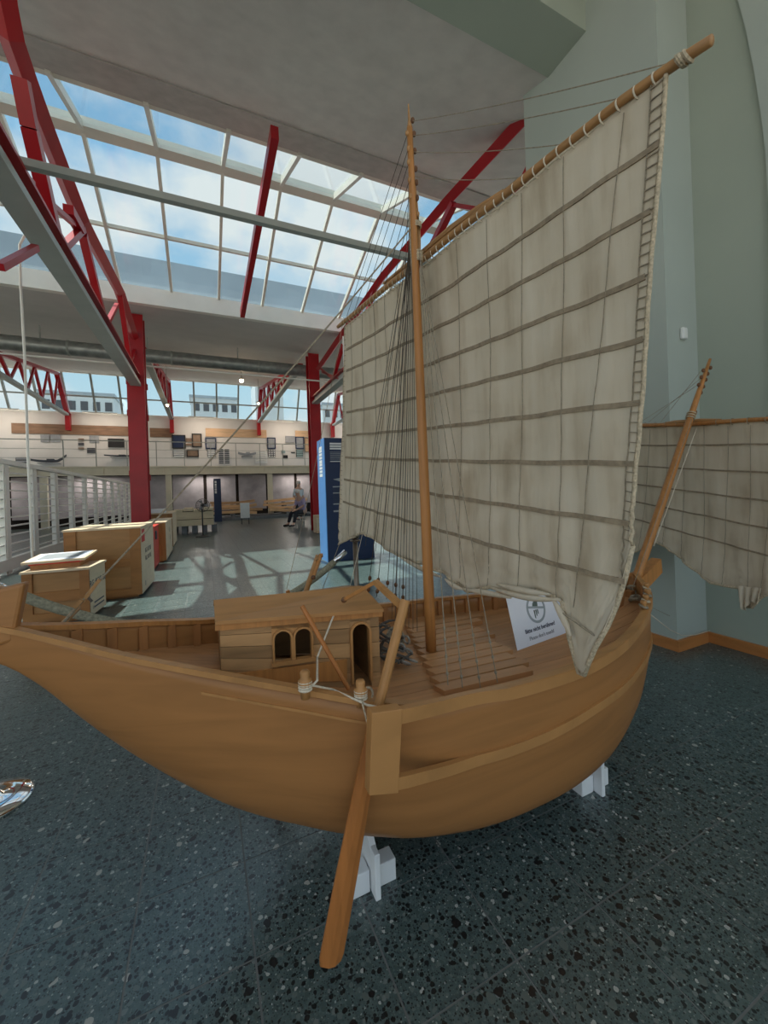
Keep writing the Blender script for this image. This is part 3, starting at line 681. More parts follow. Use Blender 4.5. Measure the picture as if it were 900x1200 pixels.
bc_, ptb, bxb = crate('wooden_crate', 'largest wooden crate with red mark on its pale side', 'crate', (167, 699), (181.5, 681.5), 77, 617,
      texts=[('RG. ROTBE', .085, 'ink', .52, .53), ('RG. ROTRE', .085, 'ink', .52, .43), ('II', .09, 'ink', .25, .12)])
put('red_mark', MB().hexa([ptb(-.001, .06, .66), ptb(-.001, .26, .66), ptb(-.001, .24, .82), ptb(-.001, .08, .82)], [ptb(-.003, .06, .66), ptb(-.003, .26, .66), ptb(-.003, .24, .82), ptb(-.003, .08, .82)]), 'ink_red', bc_)
rr, ptr, bxr = crate('red_crate', 'narrow bright red case standing behind the largest crate', 'crate', (181.5, 668.5), (187, 660.5), 160, 617.5, side='red_crate', front='red_crate', bat='red_crate')
put('latch', MB().hexa([ptr(0, .2, .5), ptr(0, .3, .5), ptr(0, .3, .64), ptr(0, .2, .64)], [ptr(-.02, .2, .5), ptr(-.02, .3, .5), ptr(-.02, .3, .64), ptr(-.02, .2, .64)]), 'print_dark', rr)
crate('wooden_crate', 'wooden crate with orange front just behind the red case', 'crate', (195.3, 658.5), (202.5, 645.5), 170, 611.5, front='mast_wood', bat='mast_wood', texts=[('R', .14, 'ink', .5, .55), ('B', .14, 'ink', .6, .38)])
fc_, ptf, bxf = crate('wooden_crate', 'farthest pale wooden crate of the row, before the low timber case', 'crate', (203.2, 642), (207.5, 634), 165, 601)
cp = np.array(ptf(.35, .3, 0)); hf_ = max(v.co.z for q in fc_.children for v in q.data.vertices)
tag(put('white_carton', MB().box((cp[0] - .2, cp[1] - .15, hf_), (cp[0] + .2, cp[1] + .15, hf_ + .1)), 'white_paint', bevel=.008), 'small white carton lying on the farthest crate', 'carton')

# ================================================================== MID HALL OBJECTS
# pale timber case on dark skids
a_ = onZ(203, 627); b_ = onZ(250.5, 622)
L_ = b_[0] - a_[0]
tcz = thing('timber_case', 'long pale timber case on dark skids behind the fan', 'case', (a_[0], a_[1], 0))
for k in range(5): put('skid', MB().box((a_[0] + L_ * k / 4 - .06 * (k > 0), a_[1] + .1, 0), (a_[0] + L_ * k / 4 + .1, a_[1] + 1.1, .26)), 'plinth_dark', tcz)
for z0, z1 in ((.26, .46), (.48, .72)): put('board', MB().box((a_[0], a_[1], z0), (b_[0], a_[1] + 1.2, z1)), 'case_wood', tcz)
for k in range(4): put('cover_board', MB().box((a_[0] + L_ * k / 4 + .01, a_[1] - .05, .72 + .03 * (k % 2)), (a_[0] + L_ * (k + 1) / 4 - .01, a_[1] + 1.25, .79 + .05 * (k % 2))), 'case_wood', tcz)
# pedestal fan
f0 = onZ(238, 629); fh = onY(239, 592, f0[1])[2]
fn = thing('pedestal_fan', 'black pedestal fan standing before the pale timber case', 'fan', f0)
put('base', MB().lathe(f0, [(.2, 0), (.2, .015), (.06, .04), (.03, .05)], 20), 'black', fn)
put('pole', MB().tube([f0 + [0, 0, .03], f0 + [0, 0, fh - .1]], .018, 8), 'black', fn)
fc = f0 + np.array([.02, -.05, fh - f0[2]])
mt = put('motor', MB().lathe(fc + [0, .10, 0], [(.03, -.06), (.06, 0), (.06, .08), (.03, .14)], 12, (0, 1, 0)), 'black', fn)
cg = MB().torus(fc, .19, .010, (.25, -1, 0), 24, 5)
for k in range(14):
    a = 2 * pi * k / 14; cg.bar(fc + np.array([.03 * cos(a), -.04, .03 * sin(a)]), fc + np.array([.185 * cos(a), 0, .185 * sin(a)]), .006, .006)
for q in (.07, .12, .155): cg.torus(fc + [0, -.02, 0], q, .004, (.25, -1, 0), 20, 4)
put('guard', cg, 'iron', fn)
for k in range(3):
    a = 2 * pi * k / 3; n_ = [fc + np.array([.02 * cos(a), .02, .02 * sin(a)]), fc + np.array([.16 * cos(a - .4), .03, .16 * sin(a - .4)]), fc + np.array([.17 * cos(a + .3), .05, .17 * sin(a + .3)])]
    put('blade', MB().prism(n_, (0, .006, 0)), 'print_grey', fn)
# slim blue stele
s0 = onZ(256, 611.5); st = onY(254, 561, s0[1])[2]
sb = thing('info_stele', 'slim navy info stele with white vertical lettering', 'info panel', s0)
put('board', MB().box((s0[0] - .16, s0[1], 0), (s0[0] + .16, s0[1] + .12, st)), 'navy', sb)
lt = MB()
for k, (za_, zb_) in enumerate([(.95, .90), (.885, .83), (.82, .79), (.775, .73), (.72, .66)]): lt.box((s0[0] - .11, s0[1] - .004, st * zb_), (s0[0] - .03, s0[1], st * za_))
put('lettering', lt, 'print_white', sb)
# white display box on thin legs
w0 = onZ(288, 614.5)
wb = thing('display_stand', 'white display box on four thin legs', 'stand', w0)
zt_ = onY(287, 589.4, w0[1])[2]; zb__ = onY(287, 607, w0[1])[2]
put('cabinet', MB().box((w0[0] - .17, w0[1] - .02, zb__), (w0[0] + .17, w0[1] + .3, zt_)), 'white_paint', wb)
for dx in (-.14, .14):
    for dy in (0, .27): put('leg', MB().bar(w0 + [dx, dy, 0], w0 + [dx, dy, zb__], .015, .015), 'black', wb)
# ancient timbers on low plinth
pl0, pl1 = onZ(252, 611.5), onZ(372, 601)
plx0, plx1, ply = .0, 8.0, 20.6
put('display_plinth', MB().box((plx0, ply, 0), (plx1, ply + 2.2, .16)), 'plinth_dark')
tag(bpy.data.objects['display_plinth'], 'low dark plinth carrying the ancient ship timbers', 'plinth')
for k in range(3):
    sf = MB()
    for lay in range(4): sf.box((1.25 + 2.65 * k, ply + .22 + lay * .36, .16), (1.4 + 2.65 * k, ply + .56 + lay * .36, .285 + lay * .17))
    tag(put('support_frame', sf, 'plinth_dark'), ['dark timber support nearest the navy stele', 'dark timber support behind the white display box', 'dark timber support nearest the standing person'][k], 'support', 'supports under the ancient timbers')
rng = random.Random(3)
nt = 0
lab = ['lowest front', 'second', 'third', 'fourth', 'fifth', 'sixth']
for lay in range(4):
    for seg in range(3):
        x0 = .2 + seg * 2.65 + rng.uniform(-.15, .25) ; L2 = rng.uniform(2.1, 2.45); z0 = .36 + lay * .17 ; y_ = ply + .35 + lay * .36 + rng.uniform(0, .03)
        pts2 = [(x0 + L2 * t_, y_ + .05 * sin(t_ * 3 + lay), z0 + .05 * sin(t_ * 4 + seg * 2 + lay) + .06 * t_ * rng.uniform(-.6, .6)) for t_ in np.linspace(0, 1, 7)]
        b = MB()
        for p, q in zip(pts2[:-1], pts2[1:]): b.bar(p, q, .26, .13)
        o = put('ship_timber', b, 'timber')
        tag(o, '%s %s ship timber on the plinth, %s' % (['weathered orange', 'greyed orange', 'split orange', 'uneven pale orange'][lay], ['lowest-row', 'second-row', 'third-row', 'top-row'][lay], ['beside the navy stele', 'behind the white display box', 'ending behind the standing person'][seg]), 'timber', 'ancient ship timbers on the plinth')
# wooden box by the column
wx = onZ(380.5, 625); hx = onY(380, 603.5, wx[1])[2]; wd = .23
ob = thing('wooden_box', 'upright pale wooden box at the foot of the right column', 'box', wx)
put('body', MB().box((wx[0] - wd, wx[1], .02), (wx[0] + wd, wx[1] + .4, hx)), 'crate_pale', ob)
for q in (.02, hx - .07): put('batten', MB().box((wx[0] - wd - .01, wx[1] - .02, q), (wx[0] + wd + .01, wx[1], q + .07)), 'peach_board', ob)
put('stencil', MB().box((wx[0] - .09, wx[1] - .004, hx * .5), (wx[0] - .04, wx[1], hx * .78)), 'ink', ob)
put('handle', MB().box((wx[0] + .12, wx[1] - .03, hx * .68), (wx[0] + .19, wx[1] - .0, hx * .74)), 'black', ob)
put('handle', MB().box((wx[0] + .12, wx[1] - .03, hx * .14), (wx[0] + .19, wx[1] - .0, hx * .20)), 'black', ob)
# big blue info panel
e0 = onZ(385, 659); ztp = onY(381, 513, e0[1])[2]
ip = thing('info_stele', 'large dark blue info panel with white text beside the sail', 'info panel', e0)
dirw = Vector((cos(radians(-2)), sin(radians(-2)), 0)); dn = Vector((-dirw.y, dirw.x, 0)); E0 = Vector(e0)
def ipq(a, b, z, o=0): return E0 + dirw * a + dn * (b + o) + Vector((0, 0, z))
put('board', MB().hexa([ipq(0, 0, 0), ipq(.85, 0, 0), ipq(.85, .52, 0), ipq(0, .52, 0)], [ipq(0, 0, ztp), ipq(.85, 0, ztp), ipq(.85, .52, ztp), ipq(0, .52, ztp)]), 'navy', ip)
put('side_face', MB().hexa([ipq(-.012, 0, 0), ipq(0, 0, 0), ipq(0, .52, 0), ipq(-.012, .52, 0)], [ipq(-.012, 0, ztp), ipq(0, 0, ztp), ipq(0, .52, ztp), ipq(-.012, .52, ztp)]), 'navy_lit', ip)  # brighter blue stands for the light falling on this side
def strip(a0, a1, z0, z1, m='print_white', nm='text_line'):
    return put(nm, MB().hexa([ipq(a0, -.003, z0), ipq(a1, -.003, z0), ipq(a1, -.003, z1), ipq(a0, -.003, z1)], [ipq(a0, 0, z0), ipq(a1, 0, z0), ipq(a1, 0, z1), ipq(a0, 0, z1)]), m, ip)
for zf, a1 in ((.955, .62), (.935, .78), (.915, .6)): strip(.09, a1, ztp * zf - .018, ztp * zf + .012)
for k in range(6): strip(.09, .72 - .05 * (k % 3), ztp * (.885 - k * .0115) - .004, ztp * (.885 - k * .0115) + .004, 'print_grey')
strip(.09, .78, ztp * .81 - .006, ztp * .81 + .006)
put('ship_graphic', MB().prism([ipq(.13, -.003, ztp * .665), ipq(.3, -.003, ztp * .64), ipq(.42, -.003, ztp * .652), ipq(.74, -.003, ztp * .67), ipq(.74, -.003, ztp * .69), ipq(.4, -.003, ztp * .688)], dn * .003), 'print_grey', ip)
for zf, a1, th in ((.60, .42, .02), (.55, .46, .02), (.46, .72, .02), (.40, .7, .03)): strip(.12, a1, ztp * zf, ztp * zf + th, 'print_grey')
for k in range(9): strip(.12, .7, ztp * (.585 - k * .014), ztp * (.585 - k * .014) + .006, 'print_dark')
b2 = MB()
for k in range(9):
    z1 = ztp * (.94 - .028 * k) ; z0 = z1 - ztp * (.02 if k % 4 else .025)
    b2.hexa([ipq(-.016, .16, z0), ipq(-.012, .16, z0), ipq(-.012, .36, z0), ipq(-.016, .36, z0)], [ipq(-.016, .16, z1), ipq(-.012, .16, z1), ipq(-.012, .36, z1), ipq(-.016, .36, z1)])
put('side_lettering', b2, 'print_white', ip)

# ================================================================== PEOPLE
def skin_mesh(name, pts, edges, rad, m, parent, root=0, sub=2):
    me = bpy.data.meshes.new(name); o = bpy.data.objects.new(name, me); COL.objects.link(o); o.parent = parent
    me.from_pydata([tuple(p) for p in pts], edges, []); me.materials.append(M[m])
    sk_ = o.modifiers.new('skin', 'SKIN'); sk_.use_smooth_shade = True
    for i, r in enumerate(rad):
        v = me.skin_vertices[0].data[i]; v.radius = (r, r) if not isinstance(r, tuple) else r; v.use_root = i == root
    s = o.modifiers.new('sub', 'SUBSURF'); s.levels = sub; s.render_levels = sub
    return o
def chain(*idx): return [(a, b) for a, b in zip(idx[:-1], idx[1:])]
def person(label, at, rz, seated, shirt):
    r = thing('person', label, 'person', at); r.rotation_euler.z = rz
    # local frame: faces -Y, Z up
    if seated:
        hip = .50; tor = [(0, .05, hip), (0, .03, .68), (0, -.06, .92), (0, -.12, 1.03), (0, -.16, 1.10), (0, -.20, 1.17), (0, -.22, 1.25)]
        legs = lambda s: [(s * .1, .02, .50), (s * .14, -.42, .52), (s * .15, -.55, .10), (s * .16, -.70, .05)]
        arms = lambda s: [(s * .17, -.08, .98), (s * .24, -.15, .74), (s * .12, -.40, .60), (s * .09, -.47, .58)]
    else:
        hip = .92; tor = [(0, 0, hip), (0, 0, 1.1), (0, 0, 1.3), (0, .0, 1.42), (0, -.01, 1.50), (0, -.03, 1.57), (0, -.04, 1.66)]
        legs = lambda s: [(s * .1, 0, .9), (s * .11, -.02, .5), (s * .12, .02, .09), (s * .13, -.13, .05)]
        arms = lambda s: [(s * .18, 0, 1.38), (s * .25, .03, 1.1), (s * .20, -.15, .92), (s * .18, -.22, .90)]
    pts = list(tor); rad = [.13, .13, .15, .13, .055, .085, .085]; ed = chain(0, 1, 2, 3, 4, 5, 6)
    for s in (-1, 1):
        n = len(pts); pts += legs(s); rad += [.085, .06, .042, .04]; ed += [(0, n)] + chain(n, n + 1, n + 2, n + 3)
        n = len(pts); pts += arms(s); rad += [.055, .043, .032, .035]; ed += [(3, n)] + chain(n, n + 1, n + 2, n + 3)
        h = Vector(pts[-1])
        for k in range(5):
            n2 = len(pts); dx = (k - 2) * .016; f = [.045, .06, .065, .06, .05][k]
            pts += [tuple(h + Vector((dx + (s * -.02 if k == 0 else 0), -.03, -.01))), tuple(h + Vector((dx * 1.25, -.03 - f, -.035)))]; rad += [.011, .009]; ed += [(n + 3, n2), (n2, n2 + 1)]
    skin_mesh('body', pts, ed, rad, 'skin', r)
    # shirt, trousers, shoes, hair, face
    n = [tor[0], tor[1], tor[2], tor[3]]; e = chain(0, 1, 2, 3); rd = [.145, .15, .165, .14]
    for s in (-1, 1):
        a = arms(s); k = len(n); n += [a[0], tuple((Vector(a[0]) + Vector(a[1])) / 2), a[1]]; rd += [.075, .07, .062]; e += [(3, k)] + chain(k, k + 1, k + 2)
    skin_mesh('shirt', n, e, rd, shirt, r, root=1)
    n = [tor[0], (tor[0][0], tor[0][1], tor[0][2] + .06)]; e = [(0, 1)]; rd = [.15, .148]
    for s in (-1, 1):
        a = legs(s); k = len(n); n += [a[0], a[1], tuple(np.array(a[2]) + [0, 0, .03])]; rd += [.10, .075, .06]; e += [(0, k)] + chain(k, k + 1, k + 2)
    skin_mesh('trousers', n, e, rd, 'trousers_dark', r)
    for s in (-1, 1):
        a = legs(s); skin_mesh('shoe', [tuple(np.array(a[2]) + [0, .03, -.045]), tuple(np.array(a[3]) + [0, 0, -.005]), tuple(np.array(a[3]) + [0, -.08, -.01])], [(0, 1), (1, 2)], [.045, .045, .035], 'black', r)
    h = np.array(tor[6]); 
    put('hair', MB().ball(Vector(h + [0, .025, .03]) + r.location, .098, 12, 1.), 'hair_white', r, smooth=True)
    put('nose', MB().ball(Vector(h + [0, -.095, -.01]) + r.location, .016, 8), 'skin', r)
    for s in (-1, 1):
        put('eye', MB().ball(Vector(h + [s * .032, -.082, .015]) + r.location, .010, 6), 'black', r)
        put('ear', MB().ball(Vector(h + [s * .088, .0, 0]) + r.location, .022, 6), 'skin', r)
    put('mouth', MB().box(tuple(Vector(h + [-.025, -.088, -.05]) + r.location), tuple(Vector(h + [.025, -.080, -.042]) + r.location)), 'red_crate', r)
    return r
ps = onZ(355, 615.5)
person('seated person in a lilac shirt and dark trousers, leaning forward', ps, radians(-62), True, 'shirt_lilac')
pst = onZ(351, 609.5)
person('standing grey-haired person in a pale shirt behind the seated one', pst, radians(25), False, 'shirt_pale')
ch = thing('chair', 'black chair under the seated person by the right column', 'chair', ps)
cz = Matrix.Rotation(radians(-62), 4, 'Z')
def cb(lo, hi):
    b = MB().box(lo, hi); b.v = [tuple(cz @ Vector(p) + Vector(ps)) for p in b.v]; return b
put('seat', cb((-.22, -.2, .36), (.22, .24, .40)), 'black', ch); put('backrest', cb((-.21, .22, .5), (.21, .25, .85)), 'black', ch)
for x in (-.2, .18):
    for y in (-.19, .22): put('leg', cb((x, y, 0), (x + .02, y + .02, .36 if y < 0 else .6)), 'steel_grey', ch)

# ================================================================== THE SHIP MODEL
YC = 1.3
HX = [-.62, -.46, -.355, -.18, -.01, .2, .36, .48, .64, .885, 1.034, 1.254, 1.488, 1.68, 1.85, 1.97]
HG = [.935, .888, .857, .809, .765, .719, .684, .664, .653, .641, .636, .634, .642, .664, .695, .73]
HB = [.013, .015, .06, .154, .23, .335, .412, .45, .455, .452, .442, .40, .325, .247, .15, .02]
KX = [-.62, -.5, -.46, -.40, -.3, -.15, .05, .25, .45, .7, 1.0, 1.3, 1.55, 1.75, 1.9, 1.98]
KZ = [.88, .815, .79, .735, .62, .475, .328, .252, .212, .142, .112, .114, .131, .188, .27, .42]
gf, bf, kf = cub(HX, HG), cub(HX, HB), cub(KX, KZ)
Q0, Q1, E0_, E1_, EB_ = 1.6, 2.98, .4, .32, .3
def hull_pt(x, s, side=-1, off=0.):
    zk = min(kf(x), gf(x) - .005); zg = gf(x); b = max(bf(x), .006)
    if x < .45: w_ = min(1, max(0, (x + .45) / .9)); e0 = E0_
    else: w_ = min(1, max(0, (2. - x) / .7)); e0 = EB_
    q = Q0 + w_ * Q1; ee = e0 + (E1_ - e0) * w_
    return np.array([x, YC + side * (b * (1 - (1 - s) ** q) ** ee + off), zk + (zg - zk) * s])
def hull_y(x, z):
    zk, zg = kf(x), gf(x); s = min(1, max(0, (z - zk) / (zg - zk))); return YC - hull_pt(x, s)[1]
ship = thing('ship_model', 'large wooden sailing ship model with cabin, two masts and cream square sails', 'ship model', (.78, YC, .11))
XS = list(np.linspace(-.60, 1.97, 96))
# outer hull, both sides meeting at the keel
rows = []
ss = [0, .004, .015, .04, .08, .14, .22, .32, .43, .55, .68, .82, .92, 1]
for x in XS: rows.append([hull_pt(x, s, -1) for s in ss[::-1]] + [hull_pt(x, s, 1) for s in ss[1:]])
hb = MB().grid(rows)
hull = put('hull', hb, 'hull_wood', ship, smooth=True)
if sum(p.normal.y * (p.center.y + .0) * p.area for p in hull.data.polygons) < 0: hull.data.flip_normals()
so = hull.modifiers.new('solid', 'SOLIDIFY'); so.thickness = .012; so.offset = -1
def zdk(x): return gf(x) - .078
# gunwale caps
for s in (-1, 1):
    g0, g1 = [], []
    rows = []
    for x in XS:
        b = max(bf(x), .008); z = gf(x)
        rows.append([(x, YC + s * (b + .008), z - .006), (x, YC + s * (b + .008), z + .008), (x, YC + s * max(b - .020, 0.0), z + .008), (x, YC + s * max(b - .020, 0.0), z - .006), (x, YC + s * (b + .008), z - .006)])
    put('gunwale', MB().grid(rows), 'pale_wood' if s < 0 else 'mast_wood', ship)
# deck: bed and planks
rows = []
xd = list(np.linspace(-.40, 1.95, 70))
for x in xd: rows.append([(x, YC - max(bf(x) - .012, .002), zdk(x) - .008), (x, YC + max(bf(x) - .012, .002), zdk(x) - .008)])
deck = put('deck', MB().grid(rows), 'dark_block', ship)
pw = .058
for k in range(-8, 8):
    y0_, y1_ = k * pw + .0008, (k + 1) * pw - .0008
    rows = []
    for x in xd:
        b = bf(x) - .012
        a0, a1 = max(-b, min(b, y0_)), max(-b, min(b, y1_))
        if a1 - a0 < .002: continue
        z = zdk(x); rows.append([(x, YC + a0, z - .007), (x, YC + a0, z), (x, YC + a1, z), (x, YC + a1, z - .007)])
    if len(rows) > 3: put('plank', MB().grid(rows), 'deck_wood', deck)
# inner ribs along both bulwarks
x = -.33
while x < 1.90:
    for s in (-1, 1):
        b = bf(x) - .012
        if b < .03: continue
        z0, z1 = zdk(x), gf(x) - .006
        dy = (bf(x + .012) - bf(x - .012))
        ya, yb = YC + s * (b + .0), YC + s * (b - .014)
        put('rib', MB().hexa([(x - .011, ya - s * dy / 2, z0), (x + .011, ya + s * dy / 2, z0), (x + .011, yb + s * dy / 2, z0), (x - .011, yb - s * dy / 2, z0)],
                             [(x - .011, ya - s * dy / 2, z1), (x + .011, ya + s * dy / 2, z1), (x + .011, yb + s * dy / 2, z1), (x - .011, yb - s * dy / 2, z1)]), 'rib_wood', ship)
    x += .074
# stern post and stem post
sp = []
for u, v in [(29, 683), (26.5, 695), (22, 718), (17, 742), (16, 752), (-10, 760), (-60, 766), (-75, 690), (-30, 690), (0, 690)]:
    sp.append(onY(u, v, YC - .02))
put('stern_post', MB().prism(sp, (0, .04, 0)), 'hull_wood', ship, bevel=.008)
bp = [onY(u, v, YC - .025) for u, v in [(747, 683), (775, 655), (776.5, 671), (757, 692), (752, 735), (742, 735)]]
put('stem_post', MB().prism(bp, (0, .05, 0)), 'mast_wood', ship)
st_ = [(1.93, YC - .014, .60), (1.97, YC - .014, .74), (2.01, YC - .014, .74), (2.01, YC - .014, .44), (1.90, YC - .014, .24), (1.86, YC - .014, .26), (1.95, YC - .014, .45)]
put('stem', MB().prism(st_, (0, .028, 0)), 'hull_wood', ship)
# wales: upper one springs from the rudder wing, lower one along the bilge
WB = [onY(u, v, .795) for u, v in [(436, 836), (472, 831), (467, 930), (433, 933)]]
wing = put('rudder_wing', MB().prism([WB[0], WB[1], WB[2], WB[3]], (0, .030, 0)), 'pale_wood', ship, bevel=.002)
def wale(name, x0, x1, zf, h, th, n=50, y_start=None, blend=.3):
    rows = []
    for i in range(n):
        x = x0 + (x1 - x0) * i / (n - 1); z = zf(x)
        yo = hull_y(x, z)
        yo1 = hull_y(x, z + h); o = YC - max(yo, yo1) - th
        if y_start is not None and x < x0 + blend: t_ = (x - x0) / blend; t_ = t_ * t_ * (3 - 2 * t_); o = y_start * (1 - t_) + o * t_
        rows.append([(x, o + th * 1.8, z), (x, o, z), (x, o, z + h), (x, o + th * 1.8, z + h), (x, o + th * 1.8, z)])
    return put(name, MB().grid(rows), 'pale_wood', ship)
zw0 = WB[1][2]; xw0 = WB[1][0] - .02
wale('upper_wale', xw0, 1.86, lambda x: (gf(x) - .026) if x > .75 else (zw0 - .032) + (gf(.75) - .026 - zw0 + .032) * max(0, (x - xw0) / (.75 - xw0)), .032, .010, y_start=.797, blend=.30)
zl0 = WB[2][2] + .006
lz = cub([xw0, .62, .85, 1.1, 1.4, 1.7, 1.9], [zl0, onY(600, 881, .84)[2], onY(680, 849, .855)[2], .475, .468, .475, .49])
wale('lower_wale', xw0 - .004, 1.88, lz, .028, .008, y_start=.797, blend=.28)
wale('stern_moulding', -.02, .37, lambda x: gf(x) - .052, .007, .003, n=20)
# hatch cover planks on deck
hl = [(479, 727), (520, 812)]
HA = onZ(482, 735, .585); HB_ = onZ(521, 812, .585)
nhp = 11
rights = [(560, 716), (566, 724), (556, 731), (575, 738), (588, 743), (590, 751), (600, 758), (618, 766), (620, 774), (641, 783), (642, 791)]
for k in range(nhp):
    t_ = k / (nhp - 1); xl = HA[0] + (HB_[0] - HA[0]) * t_; y_ = HA[1] + (HB_[1] - HA[1]) * t_
    xr = onZ(*rights[k], .585)[0]; y1 = y_ + (HA[1] - HB_[1]) / (nhp - 1) * .86
    put('hatch_plank', MB().hexa([(xl, y_, zdk(xl) - .001), (xr, y_, zdk(xr) - .001), (xr, y1, zdk(xr) - .001), (xl - .01, y1, zdk(xl) - .001)], [(xl, y_, zdk(xl) + .016), (xr, y_, zdk(xr) + .016), (xr, y1, zdk(xr) + .016), (xl - .01, y1, zdk(xl) + .016)]), 'deck_wood', ship, bevel=.001)
# ---- cabin
CX0, CX1 = .03, .487
cab = None
def cwy(x): return 1.205 + (1.137 - 1.205) * (x - CX0) / (CX1 - CX0)          # near wall follows the hull
ct0, ct1 = onY(258, 731, cwy(CX0))[2], onY(447, 716, cwy(CX1))[2]
def ctop(x): return ct0 + (ct1 - ct0) * (x - CX0) / (CX1 - CX0)
far = lambda x: 2 * YC - cwy(x)
cab = put('cabin', MB().hexa([(CX0, cwy(CX0) + .012, zdk(CX0)), (CX0 + .012, cwy(CX0) + .012, zdk(CX0)), (CX0 + .012, far(CX0), zdk(CX0)), (CX0, far(CX0), zdk(CX0))],
                             [(CX0, cwy(CX0) + .012, ct0), (CX0 + .012, cwy(CX0) + .012, ct0), (CX0 + .012, far(CX0), ct0), (CX0, far(CX0), ct0)])
          .hexa([(CX0, far(CX0) - .012, zdk(CX0)), (CX1, far(CX1) - .012, zdk(CX1)), (CX1, far(CX1), zdk(CX1)), (CX0, far(CX0), zdk(CX0))], [(CX0, far(CX0) - .012, ct0), (CX1, far(CX1) - .012, ct1), (CX1, far(CX1), ct1), (CX0, far(CX0), ct0)])
          .hexa([(CX1 - .012, cwy(CX1) + .012, zdk(CX1)), (CX1, cwy(CX1) + .012, zdk(CX1)), (CX1, far(CX1), zdk(CX1)), (CX1 - .012, far(CX1), zdk(CX1))], [(CX1 - .012, cwy(CX1) + .012, ct1), (CX1, cwy(CX1) + .012, ct1), (CX1, far(CX1), ct1), (CX1 - .012, far(CX1), ct1)]), 'cabin_wood', ship)
def cwall(u, v):                                   # a pixel on the near cabin wall
    n = np.array([cwy(1) - cwy(0), -1, 0]); return onP(u, v, (CX0, cwy(CX0), .7), n)
# wall openings: window pair and arched door, wall built of planks in columns around them
wl, wr_ = cwall(319, 760)[0], cwall(367, 760)[0]
wz0, wz1 = cwall(343, 772)[2], cwall(343, 735)[2]
dl, dr = cwall(411, 770)[0], cwall(435, 770)[0]; dz1 = cwall(424, 728)[2]; dz0 = cwall(424, 799)[2]
def wplank(x0, x1, f0, f1, nm='wall_plank'):
    zb = lambda x, f: zdk(x) + (ctop(x) - zdk(x)) * f
    q = lambda x, f, o: (x, cwy(x) + o, zb(x, f))
    put(nm, MB().hexa([q(x0, f0, 0), q(x1, f0, 0), q(x1, f0, .012), q(x0, f0, .012)], [q(x0, f1, 0), q(x1, f1, 0), q(x1, f1, .012), q(x0, f1, .012)]), 'cabin_wood', cab)
zf = lambda x, z: (z - zdk(x)) / (ctop(x) - zdk(x))
nP = 5
fw0, fw1 = zf(.2, wz0), zf(.2, wz1)
for k in range(nP):
    f0, f1 = k / nP + .004, (k + 1) / nP - .004
    wplank(CX0, wl, f0, f1); wplank(wr_, dl, f0, f1); wplank(dr, CX1, f0, f1)
wplank(wl, wr_, 0, fw0 * .5); wplank(wl, wr_, fw0 * .5 + .006, fw0); wplank(wl, wr_, fw1, 1)
fd1 = zf(.45, dz1); wplank(dl, dr, fd1, 1)
def arch(x0, x1, z0, z1, wf, name, parent, m='pale_wood', depth=.008, split=None, fill=None):
    """frame around an arched opening in the near wall; x0..x1 inside width"""
    cx = (x0 + x1) / 2; R = (x1 - x0) / 2; zc = z1 - R
    P_ = lambda x, z, o: (x, cwy(x) - o, z)
    inn = [(x0, z0)] + [(cx - R * cos(pi * k / 10), zc + R * sin(pi * k / 10)) for k in range(11)] + [(x1, z0)]
    ou = [(x0 - wf, z0 - 0)] + [(cx - (R + wf) * cos(pi * k / 10), zc + (R + wf) * sin(pi * k / 10)) for k in range(11)] + [(x1 + wf, z0)]
    b = MB()
    for i in range(len(inn) - 1):
        q = [inn[i], inn[i + 1], ou[i + 1], ou[i]]
        b.hexa([P_(x, z, -.010) for x, z in q], [P_(x, z, depth) for x, z in q])
    f = put(name, b, m, parent)
    # spandrels closing the square corners above the arch
    b = MB(); ztop = z1 + wf * .6
    for i in range(1, 11):
        (a0, c0), (a1, c1) = ou[i], ou[i + 1]
        if max(c0, c1) < ztop: b.hexa([P_(a0, c0, -.011), P_(a1, c1, -.011), P_(a1, max(c1, ztop), -.011), P_(a0, max(c0, ztop), -.011)], [P_(a0, c0, .0), P_(a1, c1, .0), P_(a1, max(c1, ztop), .0), P_(a0, max(c0, ztop), .0)])
    return f
mid = (wl + wr_) / 2; ww = (wr_ - wl)
win = None
for x0, x1 in ((wl + ww * .05, mid - ww * .05), (mid + ww * .05, wr_ - ww * .05)):
    arch(x0, x1, wz0, wz1 - .006, ww * .05, 'window_arch', cab)
q = lambda x, z, o: (x, cwy(x) - o, z)
put('window_sill', MB().hexa([q(wl - .004, wz0 - .012, -.01), q(wr_ + .004, wz0 - .012, -.01), q(wr_ + .004, wz0, -.01), q(wl - .004, wz0, -.01)], [q(wl - .004, wz0 - .012, .012), q(wr_ + .004, wz0 - .012, .012), q(wr_ + .004, wz0, .012), q(wl - .004, wz0, .012)]), 'pale_wood', cab)
# wall pieces between and above the arches
bk_ = MB(); R_ = (mid - wl - ww * .1) / 2 + ww * .05
for x0, x1 in ((wl, mid), (mid, wr_)):
    cx = (x0 + x1) / 2; zc = wz1 - .006 - (R_ - ww * .05)
    for k in range(10):
        a0, a1 = pi * k / 10, pi * (k + 1) / 10
        p0_, p1_ = (cx - R_ * cos(a0), zc + R_ * sin(a0)), (cx - R_ * cos(a1), zc + R_ * sin(a1))
        bk_.hexa([q(p0_[0], p0_[1], -.011), q(p1_[0], p1_[1], -.011), q(p1_[0], wz1 + .012, -.011), q(p0_[0], wz1 + .012, -.011)], [q(p0_[0], p0_[1], 0), q(p1_[0], p1_[1], 0), q(p1_[0], wz1 + .012, 0), q(p0_[0], wz1 + .012, 0)])
put('spandrel', bk_, 'pale_wood', cab)
arch(dl + .006, dr - .006, dz0, dz1 - .006, .007, 'door_arch', cab)
bk_ = MB(); R_ = (dr - dl) / 2 + .001; cx = (dl + dr) / 2; zc = dz1 - R_ + .0
